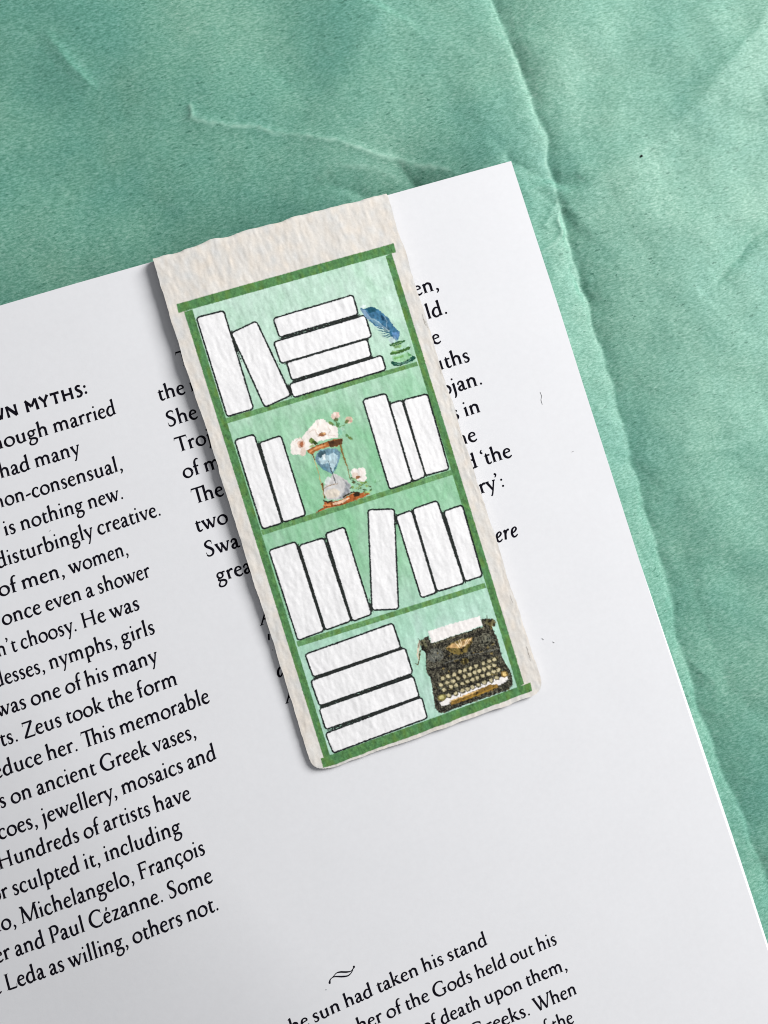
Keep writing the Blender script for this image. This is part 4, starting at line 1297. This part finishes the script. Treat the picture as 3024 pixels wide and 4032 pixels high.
# underside of the front half, the fold and the back half behind the page
gr = P[::20, ::17].copy()
gr[..., 2] -= TH
ga = gr[:, 1:-1][:-2]
q2 = np.arange(ga.shape[0] * ga.shape[1]).reshape(ga.shape[:2])
F2 = np.stack([q2[:-1, :-1], q2[:-1, 1:], q2[1:, 1:], q2[1:, :-1]], -1).reshape(-1, 4)
mesh_np('card_underside', ga.reshape(-1, 3), F2, MAT_CARD_EDGE, bm_root)
n_f = 8
edge = P[0, ::14].copy()
edge[:, 2] = P[12, ::14, 2] - 0.0011
rows = []
for k in range(n_f + 1):
    a = k / n_f * math.pi / 2
    r = edge.copy()
    r += -ev * 0.0
    r[:, 2] = edge[:, 2] - (edge[:, 2] + 0.00045) * (k / n_f)
    r = r + ev * 0.0004 * (1 - math.cos(a))
    rows.append(r)
fold_g = np.array(rows)
q3 = np.arange(fold_g.shape[0] * fold_g.shape[1]).reshape(fold_g.shape[:2])
F3 = np.stack([q3[:-1, :-1], q3[:-1, 1:], q3[1:, 1:], q3[1:, :-1]], -1).reshape(-1, 4)
mesh_np('fold_strip', fold_g.reshape(-1, 3), F3, MAT_CARD_EDGE, bm_root, smooth=True)
bk_a = np.linspace(0.005, 0.995, 12)
bkG = np.array([[(1 - a) * (1 - b) * cTL + a * (1 - b) * cTR + a * b * cBR + (1 - a) * b * cBL for a in bk_a] for b in np.linspace(0.006, 0.9, 12)])
bkG[..., 2] = page_h(bkG[..., 0], bkG[..., 1]) - 0.0003
slab('back_flap', bkG, 0.0004, MAT_CARD_EDGE, bm_root)
# thin magnet glued under the front flap
mgG = np.array([[(1 - a) * (1 - b) * cTL + a * (1 - b) * cTR + a * b * cBR + (1 - a) * b * cBL for a in np.linspace(0.25, 0.75, 4)] for b in np.linspace(0.78, 0.93, 4)])
mgG[..., 2] = ZB - 0.00042
slab('magnet', mgG, 0.0003, plain('magnet_sheet', (0.05, 0.05, 0.05)), bm_root)


# ------------------------------------------------------------------ small things
def speck():
    c = ray_at(2519, 622, TZ)
    z = tissue_z(c[0], c[1])
    bm = []
    nphi, nth = 6, 9
    rng = np.random.default_rng(2)
    Vv, Ff = [(c[0], c[1], z + 0.00030)], []
    for i in range(1, nphi):
        for j in range(nth):
            ph, th = math.pi * i / nphi, 2 * math.pi * j / nth
            r = 0.00021 * (1 + 0.15 * rng.standard_normal())
            Vv.append((c[0] + r * math.sin(ph) * math.cos(th), c[1] + r * 0.9 * math.sin(ph) * math.sin(th), z + 0.00012 + 0.00018 * math.cos(ph)))
    Vv.append((c[0], c[1], z - 0.00006))
    for j in range(nth):
        Ff.append((0, 1 + j, 1 + (j + 1) % nth))
        for i in range(nphi - 2):
            a, b = 1 + i * nth + j, 1 + i * nth + (j + 1) % nth
            Ff += [(a, a + nth, b + nth), (a, b + nth, b)]
        e = 1 + (nphi - 2) * nth
        Ff.append((len(Vv) - 1, e + (j + 1) % nth, e + j))
    o = mesh_np('speck', np.array(Vv), np.array(Ff), plain('dark_speck', (0.01, 0.02, 0.02)))
    tag(o, 'tiny black speck lying on the tissue right of the page corner', 'speck')


speck()
MAT_LINT = plain('grey_lint', (0.40, 0.40, 0.41))


def lint(pts, w, label, name='lint_hair'):
    pts = np.array(pts, float)
    pts = np.column_stack([pts, np.full(len(pts), w)])
    s = spline(pts, 5)
    X, Y = s[:, 0], s[:, 1]
    c = surf_at(X, Y)
    r = w / 24000.0 / 2
    d = np.gradient(c, axis=0)
    d /= np.linalg.norm(d, axis=1, keepdims=True)
    side = np.cross(d, [0, 0, 1])
    n = len(c)
    k = 5
    Vv = []
    for i in range(n):
        rr = r * (0.5 + 0.5 * math.sin(math.pi * (i + 0.7) / (n + 0.4)))
        for j in range(k):
            a = 2 * math.pi * j / k
            Vv.append(c[i] + side[i] * rr * math.cos(a) + np.array([0, 0, rr * math.sin(a) + r]))
    Ff = [(i * k + j, i * k + (j + 1) % k, (i + 1) * k + (j + 1) % k, (i + 1) * k + j) for i in range(n - 1) for j in range(k)]
    o = mesh_np(name, np.array(Vv), np.array(Ff), MAT_LINT)
    tag(o, label, 'lint', 'bits of lint on the page')


lint([(2127, 1543), (2133, 1560), (2131, 1575), (2136, 1593)], 1.8, 'long thin grey hair on the page right of the bookmark')
lint([(2252, 1780), (2256, 1777), (2260, 1776)], 2.2, 'short grey lint bit near the right page edge')
lint([(2134, 2513), (2138, 2516), (2141, 2519)], 2.2, 'left one of two lint bits beside the bookmark corner')
lint([(2176, 2526), (2180, 2529), (2184, 2531)], 2.2, 'right one of two lint bits beside the bookmark corner')
lint([(196, 2091), (199, 2089), (200, 2086)], 2.8, 'small lint crumb between the left column lines')
lint([(1283, 3896), (1285, 3895), (1288, 3896)], 2.8, 'tiny dark crumb just under the swash ornament')
